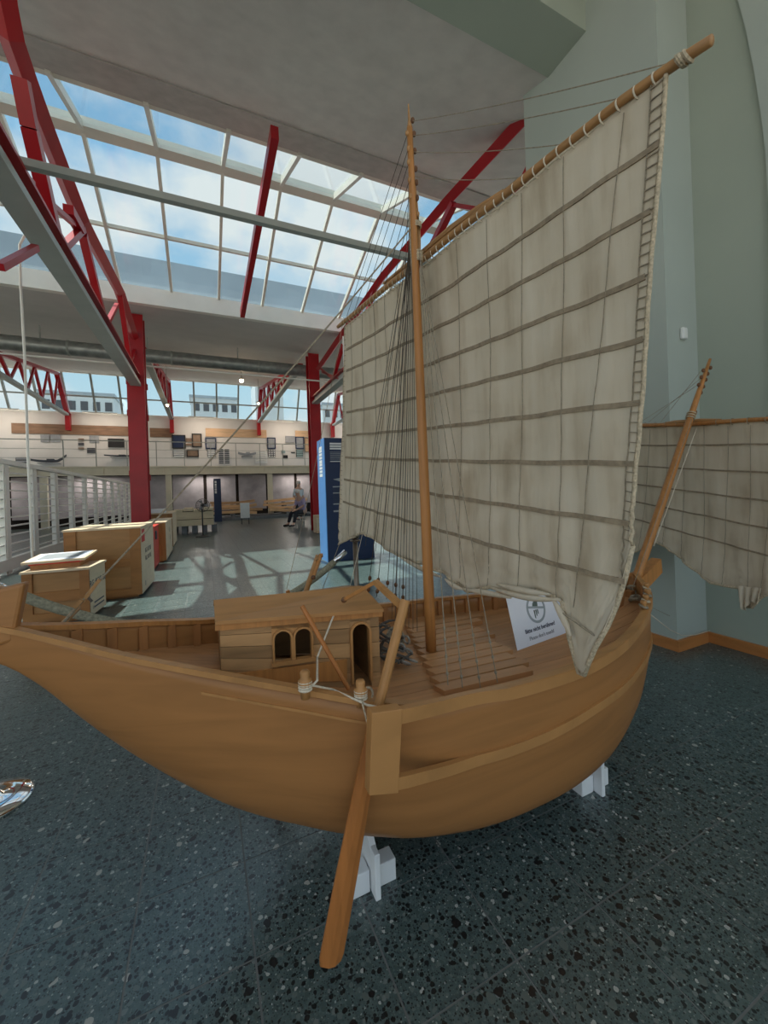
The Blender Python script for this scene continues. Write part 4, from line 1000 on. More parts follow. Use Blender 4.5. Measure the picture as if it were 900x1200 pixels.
for k in range(10):
    a0, a1 = pi * k / 10, pi * (k + 1) / 10
    p0_, p1_ = (cx - R_ * cos(a0), zc + R_ * sin(a0)), (cx - R_ * cos(a1), zc + R_ * sin(a1))
    bk_.hexa([q(p0_[0], p0_[1], -.011), q(p1_[0], p1_[1], -.011), q(p1_[0], dz1 + .006, -.011), q(p0_[0], dz1 + .006, -.011)], [q(p0_[0], p0_[1], 0), q(p1_[0], p1_[1], 0), q(p1_[0], dz1 + .006, 0), q(p0_[0], dz1 + .006, 0)])
put('spandrel', bk_, 'cabin_wood', cab)
# slanting lower board, roof
lb = [cwall(258, 791), cwall(406, 772), cwall(406, 797), cwall(330, 799)]
put('lower_board', MB().prism([p - np.array([0, .006, 0]) for p in lb], (0, .006, 0)), 'mast_wood', cab)
ov = .012
rz_ = lambda x: ctop(x) + .036
def rq(x, side, o): 
    ye = cwy(x) - ov if side < 0 else far(x) + ov
    return (x, ye, ctop(x) + .001 + o), (x, YC, rz_(x) + o)
for sd_ in (-1, 1):
    a, b = rq(CX0 - ov, sd_, 0), rq(CX1 + ov, sd_, 0); a2, b2_ = rq(CX0 - ov, sd_, .010), rq(CX1 + ov, sd_, .010)
    put('roof', MB().hexa([a[0], b[0], b[1], a[1]], [a2[0], b2_[0], b2_[1], a2[1]]), 'pale_wood', cab)
for xg in (CX0, CX1 - .012):
    put('gable', MB().prism([(xg, cwy(xg), ctop(xg)), (xg, YC, rz_(xg)), (xg, far(xg), ctop(xg))], (.012, 0, 0)), 'cabin_wood', cab)
put('eave_board', MB().bar((CX0 - ov, cwy(CX0) - .003, ctop(CX0) - .008), (CX1 + ov, cwy(CX1) - .003, ctop(CX1) - .008), .006, .016), 'mast_wood', cab)

# ---- masts
MB0, MT0 = onY(505.5, 768, YC), onY(480, 150, YC)
mtip = onY(478.5, 122, YC)
mpts = [MB0 + (MT0 - MB0) * t_ for t_ in np.linspace(0, 1, 12)]
mrad = [.0205 - .0095 * t_ ** 1.6 for t_ in np.linspace(0, 1, 12)]
main = put('main_mast', MB().tube(mpts, mrad, 16), 'mast_wood', ship, smooth=True)
put('mast_tip', MB().tube([MT0, MT0 + (mtip - MT0) * .3, mtip], [.011, .005, .0025], 8), 'spar_wood', main)
for k, (u, v) in enumerate([(485, 141), (476, 156), (487, 157), (478, 174), (488, 177), (478, 190), (489, 198), (479, 211), (490, 214), (480, 230), (491, 232), (491.5, 251)]):
    um = 480 + (v - 150) * .0412; p = onY(um + (u - um) * .72, v, YC - .004); put('mast_cleat', MB().ball(p, .0078, 8, 1.5), 'spar_wood' if k % 2 else 'dark_block', main)
for v, n in ((296, 5), (262, 3), (300, 4)):
    for k in range(n):
        p = onY(489.5 + (v - 296) * .04, v + k * 2.2, YC); put('lashing', MB().torus(p, .0165, .0035, (0, 0, 1), 16, 5), 'rope_tan', main)
FB, FT = onY(733, 716, YC), onY(832, 421, YC)
fpts = [FB + (FT - FB) * t_ for t_ in np.linspace(0, 1, 10)]
fore = put('fore_mast', MB().tube(fpts, [.021, .0215, .0215, .021, .0205, .0195, .018, .0155, .012, .007], 14), 'mast_wood', ship, smooth=True)
for u, v in [(822, 434), (835, 431), (820, 442), (831, 438), (829, 445), (817, 451), (826, 453), (823, 460), (817, 483)]:
    um = 832 - (v - 421) * .3356; p = onY(um + (u - um) * .62, v, YC - .006); put('mast_cleat', MB().ball(p, .0095, 8, 1.3), 'dark_block', fore)
for k, (du, v0, v1) in enumerate([(5.5, 218, 318), (-4.5, 230, 330), (6.5, 245, 312), (3.0, 262, 326)]):
    put('parrel_rope', MB().tube([onY(480 + (v - 150) * .0412 + du * (.6 + .4 * sin((v - v0) / (v1 - v0) * pi)), v, YC + .004) for v in np.linspace(v0, v1, 9)], .0048, 6), 'rope_mid' if k % 2 else 'spar_wood', main)
fa = (FT - FB) / np.linalg.norm(FT - FB)
for t_ in (.735, .745, .755): put('lashing', MB().torus(FB + (FT - FB) * t_, .0205, .004, fa, 16, 5), 'rope_tan', fore)
put('mast_step', MB().bar(onY(722, 722, YC - .03), onY(727, 690, YC - .03), .035, .03), 'rib_wood', fore)
put('mast_step', MB().bar(onY(741, 724, YC - .02), onY(738, 692, YC - .02), .03, .03), 'rib_wood', fore)

# ---- sails
def make_sail(name, parent, p0, nrm, top, foot, bands, brails, ny, nz, bulge, wr, bw, right=None, nx_off=-1, rope='rope_tan'):
    """cloth hung from `top` (pixel polyline, right to left) down to `foot`; everything lies on the real sail plane (p0, nrm)"""
    n3 = np.array(nrm, float); n3 /= np.linalg.norm(n3)
    U = lambda u, v: onP(u, v, p0, nrm)
    tp_ = [U(*q) for q in top]; ft = [U(*q) for q in foot]
    dy = np.array([n3[1] * -1, n3[0], 0]); dy /= np.linalg.norm(dy)
    if dy[1] < 0: dy = -dy                                    # horizontal direction in the sail plane, away from the camera
    o0 = np.array(p0, float); h = lambda p: float((p - o0) @ dy)
    tx, tz_ = [h(p) for p in tp_], [p[2] for p in tp_]
    fx, fz_ = [h(p) for p in ft], [p[2] for p in ft]
    ftf = lambda a: float(np.interp(a, fx, fz_)); tpf = lambda a: float(np.interp(a, tx, tz_))
    a0t, a1t, a0b, a1b = tx[0], tx[-1], fx[0], fx[-1]
    def W(a, z, off=0.):
        s = (a - min(a0t, a0b)) / (max(a1t, a1b) - min(a0t, a0b)); zt, zb = tpf(a), ftf(a)
        t_ = 0 if zt - zb < 1e-3 else min(1, max(0, (zt - z) / (zt - zb)))
        d = bulge * sin(pi * min(1, max(0, s))) * sin(pi * (.12 + .78 * t_))
        d += .003 * sin(a * 47 + z * 3) * (.3 + t_) + .0025 * sin(a * 19 - z * 11) + .0018 * sin(z * 60 + a * 8 + 2 * sin(a * 9)) * t_
        d += wr * max(0, (t_ - .80) / .20) ** 1.5 * (sin(a * 38 + 3 * sin(a * 7)) * .55 + sin(z * 190 + a * 14) * .45)
        p = o0 + dy * a; p = np.array([p[0], p[1], z]) + n3 * (d + off); return p
    def G(s, t_):
        at, ab = a0t + (a1t - a0t) * s, a0b + (a1b - a0b) * s
        zt = tpf(at); zb = ftf(ab); a = at + (ab - at) * t_; z = zt + (zb - zt) * t_; return a, z
    rows = []
    for i in range(ny + 1):
        s = i / ny; rows.append([W(*G(s, j / nz)) for j in range(nz + 1)])
    sail = put(name, MB().grid(rows), 'sail_cloth', parent, smooth=True)
    so = sail.modifiers.new('solid', 'SOLIDIFY'); so.thickness = .0016; so.offset = 0
    sgn = -1 if n3[0] > 0 else 1
    def ribbon(pts, w_, nm, m, vert=False, off=.0045):
        rws = []
        for (a, z) in pts:
            if vert: rws.append([W(a - w_ / 2, z, sgn * off), W(a + w_ / 2, z, sgn * off), W(a + w_ / 2, z, 0), W(a - w_ / 2, z, 0), W(a - w_ / 2, z, sgn * off)])
            else: rws.append([W(a, z - w_ / 2, sgn * off), W(a, z + w_ / 2, sgn * off), W(a, z + w_ / 2, 0), W(a, z - w_ / 2, 0), W(a, z - w_ / 2, sgn * off)])
        return put(nm, MB().grid(rws), m, sail, smooth=False)
    for k, (l, r) in enumerate(bands):
        pl_, pr_ = U(*l), U(*r); al, ar = h(pl_), h(pr_); rr_ = random.Random(k)
        n_ = 60; pts = []
        for i in range(n_ + 1):
            s = i / n_; pts.append((ar + (al - ar) * s, pr_[2] + (pl_[2] - pr_[2]) * s - .006 * sin(pi * s) + .0012 * sin(s * 40 + k)))
        ribbon(pts, bw, 'reef_band', 'band_tape')
    for k, (a, b) in enumerate(brails):
        pa, pb = U(*a), U(*b)
        pts = [W(h(pa) + (h(pb) - h(pa)) * i / 40, pa[2] + (pb[2] - pa[2]) * i / 40, sgn * .0045) for i in range(41)]
        put('brail_line', MB().tube(pts, .0011, 5), 'rope_mid', sail)
    # bolt ropes along the edges and the foot
    e0 = [W(*G(0, j / 60)) for j in range(61)]; e1 = [W(*G(1, j / 60)) for j in range(61)]; e2 = [W(*G(i / 90, 1)) for i in range(91)]; e3 = [W(*G(i / 60, 0)) for i in range(61)]
    for ed, r_ in ((e0, .0048), (e1, .0035), (e2, .0060), (e3, .004)): put('bolt_rope', MB().tube(ed, r_, 6), rope if r_ != .004 else 'rope_white', sail, smooth=True)
    # roped hem with cross stitches on both sides
    for s0_, s1_ in ((.0, .016), (.984, 1.0)):
        b = MB()
        n_ = 44
        for j in range(n_):
            p = G(s0_, (j + .5) / n_); at = a0t + (a1t - a0t) * s1_; zz_ = p[1] + .004; tq = (tpf(at) - zz_) / max(.01, tpf(at) - ftf(a0b + (a1b - a0b) * s1_)); q_ = G(s1_, min(1, max(0, tq))); b.bar(W(*p, sgn * .004), W(*q_, sgn * .004), .0022, .0022)
        put('hem_stitches', b, 'rope_mid', sail, kind='stuff')
    he = [G(.016, j / 60) for j in range(61)]
    put('hem_rope', MB().tube([W(*p, sgn * .003) for p in he], .0016, 5), 'rope_mid', sail)
    return sail, W, G, U, h
MX = .835
mn = (1, .047, 0)
mp0 = (MX, YC, 1.5)
mtop = [(781, 86), (730.7, 121), (661, 178), (610, 220), (560, 258), (530, 281), (488, 316), (457.8, 338), (430, 361), (403, 384)]
mfoot = [(737, 640), (725, 690), (708, 740), (696, 770), (684, 792), (676, 790), (668, 760), (664, 728), (656, 701), (640, 698), (625, 692), (605, 697), (590, 692), (575, 688), (548, 694), (532, 684), (520, 674), (497, 661), (480, 660), (460, 648), (440, 635), (425, 624), (412, 630), (397, 638)]
R_ = [(773, 168), (763, 248), (757, 325), (753, 397), (749, 471), (744, 543), (737, 614), (729, 683)]
L_b = [(405, 410), (405, 434.4), (405.5, 459), (405.5, 483), (405, 510), (404, 536), (403, 562), (401, 588)]
mbr = [((731, 132), (671, 712)), ((661, 184), (652, 700)), ((610, 226), (606, 694)), ((569, 257), (571, 690)), ((533, 284), (536, 684)), ((463, 336), (463, 648)), ((449, 347), (449, 640)), ((437, 357), (436, 632)), ((423, 368), (422, 626)), ((411, 377), (409, 630))]
msail, mW, mG, mU, mh = make_sail('main_sail', ship, mp0, mn, mtop, mfoot, list(zip(L_b, R_)), mbr, 130, 64, .030, .012, .0125)
fn_ = (cos(radians(-12)), sin(radians(-12)), 0)
fy0 = FB + (FT - FB) * .745
fp0 = (fy0[0] + .03, YC, 1.5)
ftop = [(985, 490), (900, 494), (757, 500), (690, 500), (640, 500)]
ffoot = [(1000, 735), (960, 712), (935, 716), (912, 700), (896, 697), (887, 706), (880, 713), (874, 712), (868, 690), (856, 688), (832, 683), (820, 674), (800, 658), (778, 640), (766, 636), (746, 646), (720, 656), (680, 650), (645, 640)]
FR = [(990, 519), (988, 558), (985, 598), (982, 636), (980, 673)]
FL = [(645, 522), (646, 540), (648, 554), (650, 568), (651, 582)]
fbr = [((761, 503), (748, 645)), ((781, 502), (776, 638)), ((824, 500), (822, 674)), ((853, 499), (846, 686)), ((880, 498), (875, 700)), ((908, 497), (892, 698)), ((800, 501), (797, 655)), ((940, 497), (930, 700)), ((730, 503), (722, 650)), ((705, 503), (700, 650))]
fsail, fW, fG, fU, fh_ = make_sail('fore_sail', ship, fp0, fn_, ftop, ffoot, list(zip(FL, FR)), fbr, 90, 50, .02, .012, .0085)
# ---- yards with lashings
def mkyard(name, pix, Uf, rad, sail, ext_n, m='spar_wood'):
    pts = [Uf(*q) for q in pix]
    y = put(name, MB().tube(pts, rad, 10), m, ship, smooth=True); return y, pts
yard_px = [(834, 47), (800, 69), (730.7, 117), (661, 172), (610, 213), (560, 252), (530, 275), (488, 310), (457.8, 332), (430, 355), (400, 380), (396, 383)]
myard, ypts = mkyard('main_yard', yard_px, mU, [.0095, .0105, .011, .0115, .012, .0125, .013, .0135, .013, .0125, .012, .010], msail, 0)
# second, overlapping spar of the yard and robands
put('yard_fish', MB().tube([mU(u, v - 4 - 6 * (1 - abs(k - 2) / 2) * .3) for k, (u, v) in enumerate([(590, 228), (560, 250), (530, 273), (488, 307), (450, 336)])], [.006, .011, .013, .011, .006], 8), 'spar_wood', myard)
nrob = 46
for k in range(nrob):
    s = (k + .5) / nrob
    a, z = mG(s, 0); p = mW(a, z); i = np.interp(a, [mh(q) for q in ypts], range(len(ypts))); i0 = min(int(i), len(ypts) - 2); yp = ypts[i0] + (ypts[i0 + 1] - ypts[i0]) * (i - i0)
    c = (p + yp) / 2; L2 = abs(yp[2] - p[2]) / 2 + .010
    put('roband', MB().torus(c, L2, .0020 - .0006 * s, (0.05, 1, 0), 12, 5), 'rope_white' if s < .45 else 'rope_tan', myard)
for u, v in ((800, 70), (806, 66), (797, 72)): put('yard_knot', MB().torus(mU(u, v), .0125, .004, (0, 1, -.3), 12, 5), 'rope_tan', myard)
put('yard_peg', MB().bar(mU(805, 75), mU(806, 69), .006, .006), 'spar_wood', myard)
fyard_px = [(990, 485), (940, 489), (900, 491), (850, 494), (811, 497), (757, 498.5), (700, 498), (635, 497)]
fyard, fyp = mkyard('fore_yard', fyard_px, fU, [.008, .010, .011, .012, .013, .012, .011, .008], fsail, 0, 'mast_wood')
put('yard_fish', MB().tube([fU(u, v) for u, v in [(845, 492), (820, 493), (790, 495), (775, 497)]], [.006, .012, .012, .006], 8), 'spar_wood', fyard)
for k in range(26):
    a, z = fG((k + .5) / 26, 0); p = fW(a, z + .002)
    put('roband', MB().torus(p + np.array([0, 0, .006]), .017, .0018, (0.1, 1, 0), 10, 4), 'rope_mid', fyard)
# foresail bunch hanging at its foot
rows = []
for j in range(9):
    t_ = j / 8; r = []
    for i in range(25):
        q_ = i / 24; u = 866 + 27 * q_ + (4 - 6 * q_) * t_; v = 686 + 3 * q_ + t_ * (27 - 13 * q_ + 4 * sin(q_ * 9))
        r.append(fU(u, v) + np.array([-.006 - .012 * sin(q_ * 19 + t_ * 2) * (.3 + t_), 0, 0]))
    rows.append(r)
gc = put('gathered_cloth', MB().grid(rows), 'sail_cloth', fsail, smooth=True)
so = gc.modifiers.new('solid', 'SOLIDIFY'); so.thickness = .003
# gathered folds along the main sail foot
for (pa, pm, pb_) in [((660, 702), (620, 703), (578, 688)), ((602, 700), (575, 694), (545, 690)), ((648, 696), (612, 692), (585, 684)), ((520, 676), (498, 668), (470, 652)), ((672, 745), (664, 722), (650, 700)), ((545, 690), (535, 688), (524, 678))]:
    A_, M_, B_ = mU(*pa), mU(*pm), mU(*pb_); pts = []
    for i in range(13):
        t_ = i / 12; pts.append((1 - t_) ** 2 * A_ + 2 * t_ * (1 - t_) * M_ + t_ * t_ * B_ + np.array([-.010, 0, 0]))
    put('sail_fold', MB().tube(pts, [.003 + .007 * sin(pi * i / 12) for i in range(13)], 7), 'sail_cloth', msail, smooth=True)

# ---- steering oars
def oar(s):
    Yo = .855 if s < 0 else 2 * YC - .855
    fl_ = lambda p: np.array([p[0], p[1] if s < 0 else 2 * YC - p[1], p[2]])
    tip, top_, hd = onY(387, 1128, .90), onY(440, 842, .868), onY(475, 703, .885)
    Q = fl_
    axv = Vector(Q(top_) - Q(tip)).normalized(); wv = axv.cross(Vector((0, 1, 0))).normalized(); tv = wv.cross(axv)
    rows = []
    for t_ in (0, .03, .35, .7, .88, 1.0):
        c = Vector(Q(tip) + (Q(top_) - Q(tip)) * t_); w2 = .029 * (1 - t_ ** 2 * .5) * (.86 if t_ == 0 else 1); h2 = .011
        rows.append([c + wv * (w2 * a_) + tv * (h2 * b_) for a_, b_ in ((-1, -.35), (-.35, -1), (.25, -1), (1, -.2), (1, .3), (.3, 1), (-.35, 1), (-1, .35), (-1, -.35))])
    b = MB().grid(rows); nn_ = len(b.v); b.f += [tuple(range(8)), tuple(range(nn_ - 9, nn_ - 1))]
    o = put('steering_oar', b, 'oar_wood', ship)
    put('oar_shaft', MB().tube([Q(top_ + (tip - top_) * .12), Q(top_), Q(hd)], [.013, .0125, .012], 10), 'pale_wood', o)
    t1, t2 = onY(440, 682, 1.02), onY(403, 703, 1.12)
    hd2 = hd + (top_ - hd) * .07
    put('tiller', MB().bar(Q(hd2), Q(t1), .014, .014), 'pale_wood', o); put('tiller_arm', MB().bar(Q(t1), Q(t2), .010, .010), 'mast_wood', o)
    put('tiller_knob', MB().ball(Q(t2), .009, 8), 'dark_block', o)
    return o
oar(-1); oar(1)
put('rudder_wing', MB().prism([np.array([p[0], 2 * YC - p[1], p[2]]) for p in WB], (0, -.030, 0)), 'pale_wood', ship)
# ---- bollards, boat hook, small gear on deck
def bollard(u, v, label=None):
    c = onZ(u, v, .735 if u < 400 else .69)
    b = put('bollard', MB().lathe(c, [(.011, -.012), (.011, .012), (.016, .02), (.016, .03), (.010, .034), (.012, .046), (.010, .052)], 12), 'pale_wood', ship, smooth=True)
    for k in range(4): put('rope_turn', MB().torus(c + np.array([0, 0, .008 + k * .006]), .014, .0028, (.05, .1, 1), 14, 5), 'rope_white', b)
    return c
b1 = bollard(358, 812); b2c = bollard(423, 822)
put('rope_coil', MB().torus(b2c + np.array([.018, .0, .012]), .016, .003, (.3, -1, .2), 16, 5), 'rope_tan', ship)
hk0, hk1 = onY(409, 808, 1.02), onY(354, 710, 1.12)
put('boat_hook', MB().tube([hk0, hk1], [.006, .007], 8), 'oar_wood', ship)
put('mooring_rope', MB().tube([b1 + np.array([.016, 0, .012]), b1 + np.array([.03, .005, .02]), onY(372, 770, 1.09), onY(391, 721, 1.155)], .0028, 6), 'rope_white', ship)
put('mooring_rope', MB().tube([b1 + np.array([.02, 0, .012]), onY(390, 808, .96), onY(430, 826, .86), onY(462, 833, .84), onY(480, 836, .83)], .0025, 6), 'rope_white', ship)
put('mooring_rope', MB().tube([b2c + np.array([0, -.01, .01]), onY(425, 826, .86), onY(430, 845, .85), onY(434, 858, .84)], .0022, 6), 'rope_tan', ship)
put('stern_spar', MB().tube([onY(60, 745, 1.42), onY(92, 712, 1.60)], [.007, .008], 8), 'spar_wood', ship)
put('stern_spar', MB().tube([onY(337, 692, 1.62), onY(342, 705, 1.62)], [.008, .008], 8), 'oar_wood', ship)
# bow gear: bitts with rope turns
for k, xk in enumerate([1.66, 1.72, 1.78, 1.84]):
    p = np.array([xk, YC - bf(xk) + .012, gf(xk) + .012])
    put('bow_cleat', MB().lathe(p - np.array([0, 0, .006]), [(.009, 0), (.009, .02), (.013, .026), (.011, .036)], 10), 'pale_wood', ship, smooth=True)
    put('bow_knot', MB().torus(p + np.array([0, 0, .006]), .014, .0055, (.2, -.3, .9), 12, 5).torus(p + np.array([.004, .008, .012]), .012, .005, (-.5, .6, .4), 12, 5), 'rope_tan' if k % 2 else 'rope_mid', ship, smooth=True)
for k in range(5):
    p = FB + (FT - FB) * (.035 + .011 * k); put('bow_lashing', MB().torus(p, .026, .006, (fa[0] + .3 * (k % 2), .25 * (-1) ** k, fa[2]), 16, 5), 'rope_mid' if k % 2 else 'rope_tan', ship, smooth=True)
for k, (dx, dy) in enumerate([(-.10, .06), (-.06, .12), (-.13, .14), (-.03, -.07)]):
    p = FB + np.array([dx, dy, 0]); p[2] = zdk(p[0]) + .012
    put('bow_coil', MB().torus(p, .022, .008, (.2, .3, 1), 14, 5).torus(p + np.array([.004, 0, .012]), .019, .007, (-.2, .1, 1), 14, 5), 'rope_mid', ship, smooth=True)
put('head_rope', MB().tube([onY(752, 712, YC - .05), onY(785, 738, 1.45), onY(800, 745, 1.60), onY(815, 744, 1.66), onY(835, 738, 1.66), onY(860, 733, 1.64)], .0026, 6), 'rope_white', ship, smooth=True)
put('head_rope', MB().tube([onY(752, 706, YC - .05), onY(785, 722, 1.62)], .0015, 5), 'rope_mid', ship)

# ---- standing and running rigging
def rope(nm, a, b, r=.0014, m='rope_dark', sag=0., n=10):
    a, b = np.array(a, float), np.array(b, float)
    return put(nm, MB().tube([a + (b - a) * i / n - np.array([0, 0, sag * 4 * i / n * (1 - i / n)]) for i in range(n + 1)], r, 5), m, ship)
def mastp(v): return onY(480 + (v - 150) * .0412, v, YC)
def deadeyes(rp, b, a, sizes=(.05, .11), r=.009, m='dark_block'):
    a, b = np.array(a, float), np.array(b, float); d = (a - b) / np.linalg.norm(a - b)
    for L2 in sizes:
        p = b + d * L2; put('deadeye', MB().lathe(p, [(.3 * r, -1.4 * r), (.9 * r, -.8 * r), (r, 0), (.9 * r, .8 * r), (.3 * r, 1.4 * r)], 8, d), m, rp, smooth=True)
for k, (u, v) in enumerate([(525, 803), (542, 806), (563, 806), (583, 800)]):
    Yb = .935 + .01 * k; b = onY(u, v, Yb); a = mastp(292 + 3 * k) + np.array([.012, -.015, 0])
    rp = rope('shroud', b, a, .0017, 'rope_mid'); deadeyes(rp, b, a, (.03, .075, .12, .15), .0042, 'rope_mid')
for k, (u, v) in enumerate([(431, 697), (441.5, 699), (453, 702), (463, 704), (472, 706)]):
    Yb = 1.715; b = onY(u, v, Yb); a = mastp(285 + 4 * k) + np.array([-.012, .015, 0])
    rp = rope('shroud', b, a, .0017); deadeyes(rp, b, a, (.028, .085), .0085)
# lines that run down to the far bulwark and deck at the mast foot
for k, (u0, v0, u1, v1, Yb) in enumerate([(470, 205, 459, 728, 1.60), (473, 230, 463, 730, 1.58), (476, 250, 467, 731, 1.56), (479, 260, 471, 733, 1.52), (481, 275, 475, 734, 1.50), (483, 288, 479, 736, 1.46), (485, 300, 484, 738, 1.42), (486, 310, 489, 740, 1.38)]):
    rope('halyard', onY(u1, v1, Yb), mastp(v0 + 10) + np.array([-.006, .012, 0]), .0012)
# lifts from the mast head to the yard, both arms
for k, (vm, q_) in enumerate([(141, (792, 72)), (158, (730.7, 114)), (177, (661, 169)), (206, (612, 208))]): rope('yard_lift', mastp(vm) + np.array([.01, 0, 0]), mU(*q_), .0013, 'rope_mid', .01)
for k, (vm, q_) in enumerate([(158, (404, 378)), (176, (414, 368)), (192, (425, 358)), (212, (437, 349)), (231, (450, 338)), (248, (461, 329))]): rope('yard_lift', mastp(vm) + np.array([-.01, 0, 0]), mU(*q_), .0013)
# brailing lines on the near side of the sail, left of the mast
for k, (a, b) in enumerate([((474, 300), (421, 630)), ((476, 300), (428, 640)), ((478, 310), (440, 646)), ((481, 320), (449, 650)), ((472, 330), (425, 622))]):
    rope('brail_fall', onY(*a, YC + .02), onY(b[0], b[1], 1.78), .0012)
# backstay with its tackle to the stern quarter, braces, sheets
bsA, bsB = mastp(268) + np.array([-.012, 0, 0]), onY(101, 697, 1.52)
bs_ = rope('backstay', bsA, bsB, .0030, 'rope_mid', .02, 20)
tk = put('tackle_block', MB().bar(onY(97, 705, 1.50), onY(117, 679, 1.50), .012, .010), 'spar_wood', bs_)
put('tackle_block', MB().bar(onY(88, 712, 1.47), onY(96, 703, 1.47), .014, .010), 'spar_wood', bs_)
put('tackle_hook', MB().bar(onY(101, 698, 1.50), onY(108, 705, 1.50), .006, .006), 'iron', bs_)
rope('backstay_tackle', onY(62, 744, 1.42), onY(100, 700, 1.50), .004, 'rope_mid')
brA = mU(401, 382); rope('brace', brA, onY(336, 690, 1.68), .0013, 'rope_mid', .05)
rope('sheet', mU(398, 637), onY(378, 690, 1.75), .002, 'rope_mid'); rope('sheet', mU(425, 625), onY(406, 705, 1.72), .0015, 'rope_white')
rope('tack_line', mU(700, 744) + np.array([-.01, 0, 0]), mU(661, 716) + np.array([-.012, 0, 0]), .0022, 'rope_mid', .0)
for q_ in ((760, 497), (770, 497), (784, 497)): rope('fore_lift', onY(822, 434 + (784 - q_[0]) * .6, YC), fU(q_[0] - 10, q_[1] - 2), .0013, 'rope_mid')
rope('fore_halyard', onY(741, 690, YC - .05), onY(811, 490, YC - .02), .0016, 'rope_mid'); rope('fore_halyard', onY(766, 640, YC - .01), onY(817, 500, YC - .01), .0022, 'rope_white')

# ================================================================== THINGS ON AND AROUND THE SHIP
# anchors piled beside the cabin
def anchor(c, ax, up, label, L2=.13):
    c = Vector(c); ax = Vector(ax).normalized(); up = Vector(up); up = (up - ax * up.dot(ax)).normalized(); sd2 = ax.cross(up)
    r = thing('anchor', label, 'anchor', c, 'anchors piled beside the cabin')
    put('shank', MB().tube([c, c + ax * L2], .0055, 7), 'iron', r)
    put('ring', MB().torus(c - ax * .012, .0135, .0042, sd2 * .5 + up, 14, 6), 'iron_light', r, smooth=True)
    put('stock', MB().bar(c + ax * .02 - sd2 * .05, c + ax * .02 + sd2 * .05, .006, .006), 'iron', r)
    for sg in (-1, 1):
        put('fluke', MB().tube([c + ax * L2, c + ax * (L2 - .012) + up * sg * .03, c + ax * (L2 - .038) + up * sg * .052], [.0065, .0055, .002], 7), 'iron', r)
    return r
zA = .60
for k, (u, v, z, ax, up, lb) in enumerate([
    (481, 773, .603, (-.5, .8, .12), (0, 0, 1), 'small iron anchor in front of the pile, ring beside hatch edge'),
    (472, 776, .603, (-.62, .75, .10), (.3, 0, 1), 'small iron anchor lying left of the front one'),
    (476, 762, .615, (-.55, .8, .25), (.6, 0, .8), 'iron anchor leaning in the middle of the pile'),
    (468, 757, .625, (-.4, .85, .3), (1, 0, .3), 'iron anchor on top of the pile by the cabin corner'),
    (461, 766, .605, (-.3, .9, .12), (.2, 0, 1), 'iron anchor half behind the steering oar'),
    (474, 748, .625, (-.3, .9, .2), (.9, .2, .4), 'rearmost iron anchor of the pile')]):
    anchor(onZ(u, v, z), ax, up, lb)
tag(put('rope_bundle', MB().torus(onZ(464, 748, .615), .028, .009, (-.5, -.7, .6), 18, 6).torus(onZ(462, 744, .625), .026, .009, (-.6, -.5, .6), 18, 6), 'rope_mid', smooth=True), 'dark rope bundle stuffed behind the anchors', 'rope')
# paper sign leaning on deck
BL, BR_ = onZ(606.5, 762.5, .558), onZ(664.5, 741.5, .558)
sx = Vector(BR_ - BL).normalized(); W2 = Vector(BR_ - BL).length
TLp = onP(589, 698, BL, (sx.y, -sx.x, 0)); lean = Vector((-sx.y, sx.x, 0))
Hs = .212; th = radians(14); sy = (Vector((0, 0, 1)) * cos(th) + lean * sin(th))
sg = thing('paper_sign', 'white paper sign with no-touching symbol leaning on the ship deck', 'sign', BL)
O = Vector(BL); nn = sx.cross(sy).normalized()
sk2 = sx * -.03
P3 = lambda a, b, o=0: O + sx * a + sy * b + nn * o
put('sheet', MB().hexa([P3(0, 0), P3(W2, 0), P3(W2, Hs), P3(0, Hs)], [P3(0, 0, -.0012), P3(W2, 0, -.0012), P3(W2, Hs, -.0012), P3(0, Hs, -.0012)]), 'paper', sg)
put('prop', MB().bar(P3(W2 * .5, Hs * .7, -.002), P3(W2 * .5, 0.0, -.09), .02, .002), 'paper', sg)
cxs, cys, RR = W2 * .5, Hs * .62, .058
rg_ = MB()
for k in range(32):
    a0, a1 = 2 * pi * k / 32, 2 * pi * (k + 1) / 32
    q4 = [(RR * cos(a0), RR * sin(a0)), (RR * cos(a1), RR * sin(a1)), (RR * .82 * cos(a1), RR * .82 * sin(a1)), (RR * .82 * cos(a0), RR * .82 * sin(a0))]
    rg_.hexa([P3(cxs + a, cys + b, .0002) for a, b in q4], [P3(cxs + a, cys + b, .0008) for a, b in q4])
put('prohibition_ring', rg_, 'ink_sign', sg)
hand = [(-.022, .006), (-.016, .022), (-.002, .034), (.012, .040), (.017, .034), (.012, .006)]
put('hand_symbol', MB().prism([P3(cxs + a, cys + b, .0003) for a, b in hand], nn * .0006), 'ink_hand', sg)
for a0, l in ((-.018, .034), (-.007, .026), (.003, .020)):
    put('finger_symbol', MB().prism([P3(cxs + a, cys + b, .0003) for a, b in [(a0, -.004), (a0 + .007, -.004), (a0 + .006, -.004 - l), (a0 + .001, -.004 - l + .003)]], nn * .0006), 'ink_hand', sg)
put('prohibition_bar', MB().prism([P3(cxs + a, cys + b, .0009) for a, b in [(-.047, .008), (.047, -.008), (.047, .001), (-.047, .017)]], nn * .0006), 'ink_sign', sg)
text('Bitte nicht berühren!', .0225, 'ink', 'notice_text', sg, P3(W2 * .5, Hs * .26, .0006), sx, sy, bold=True)
text("Please don't touch!", .0205, 'ink_soft', 'notice_text', sg, P3(W2 * .5, Hs * .12, .0006), sx, sy)
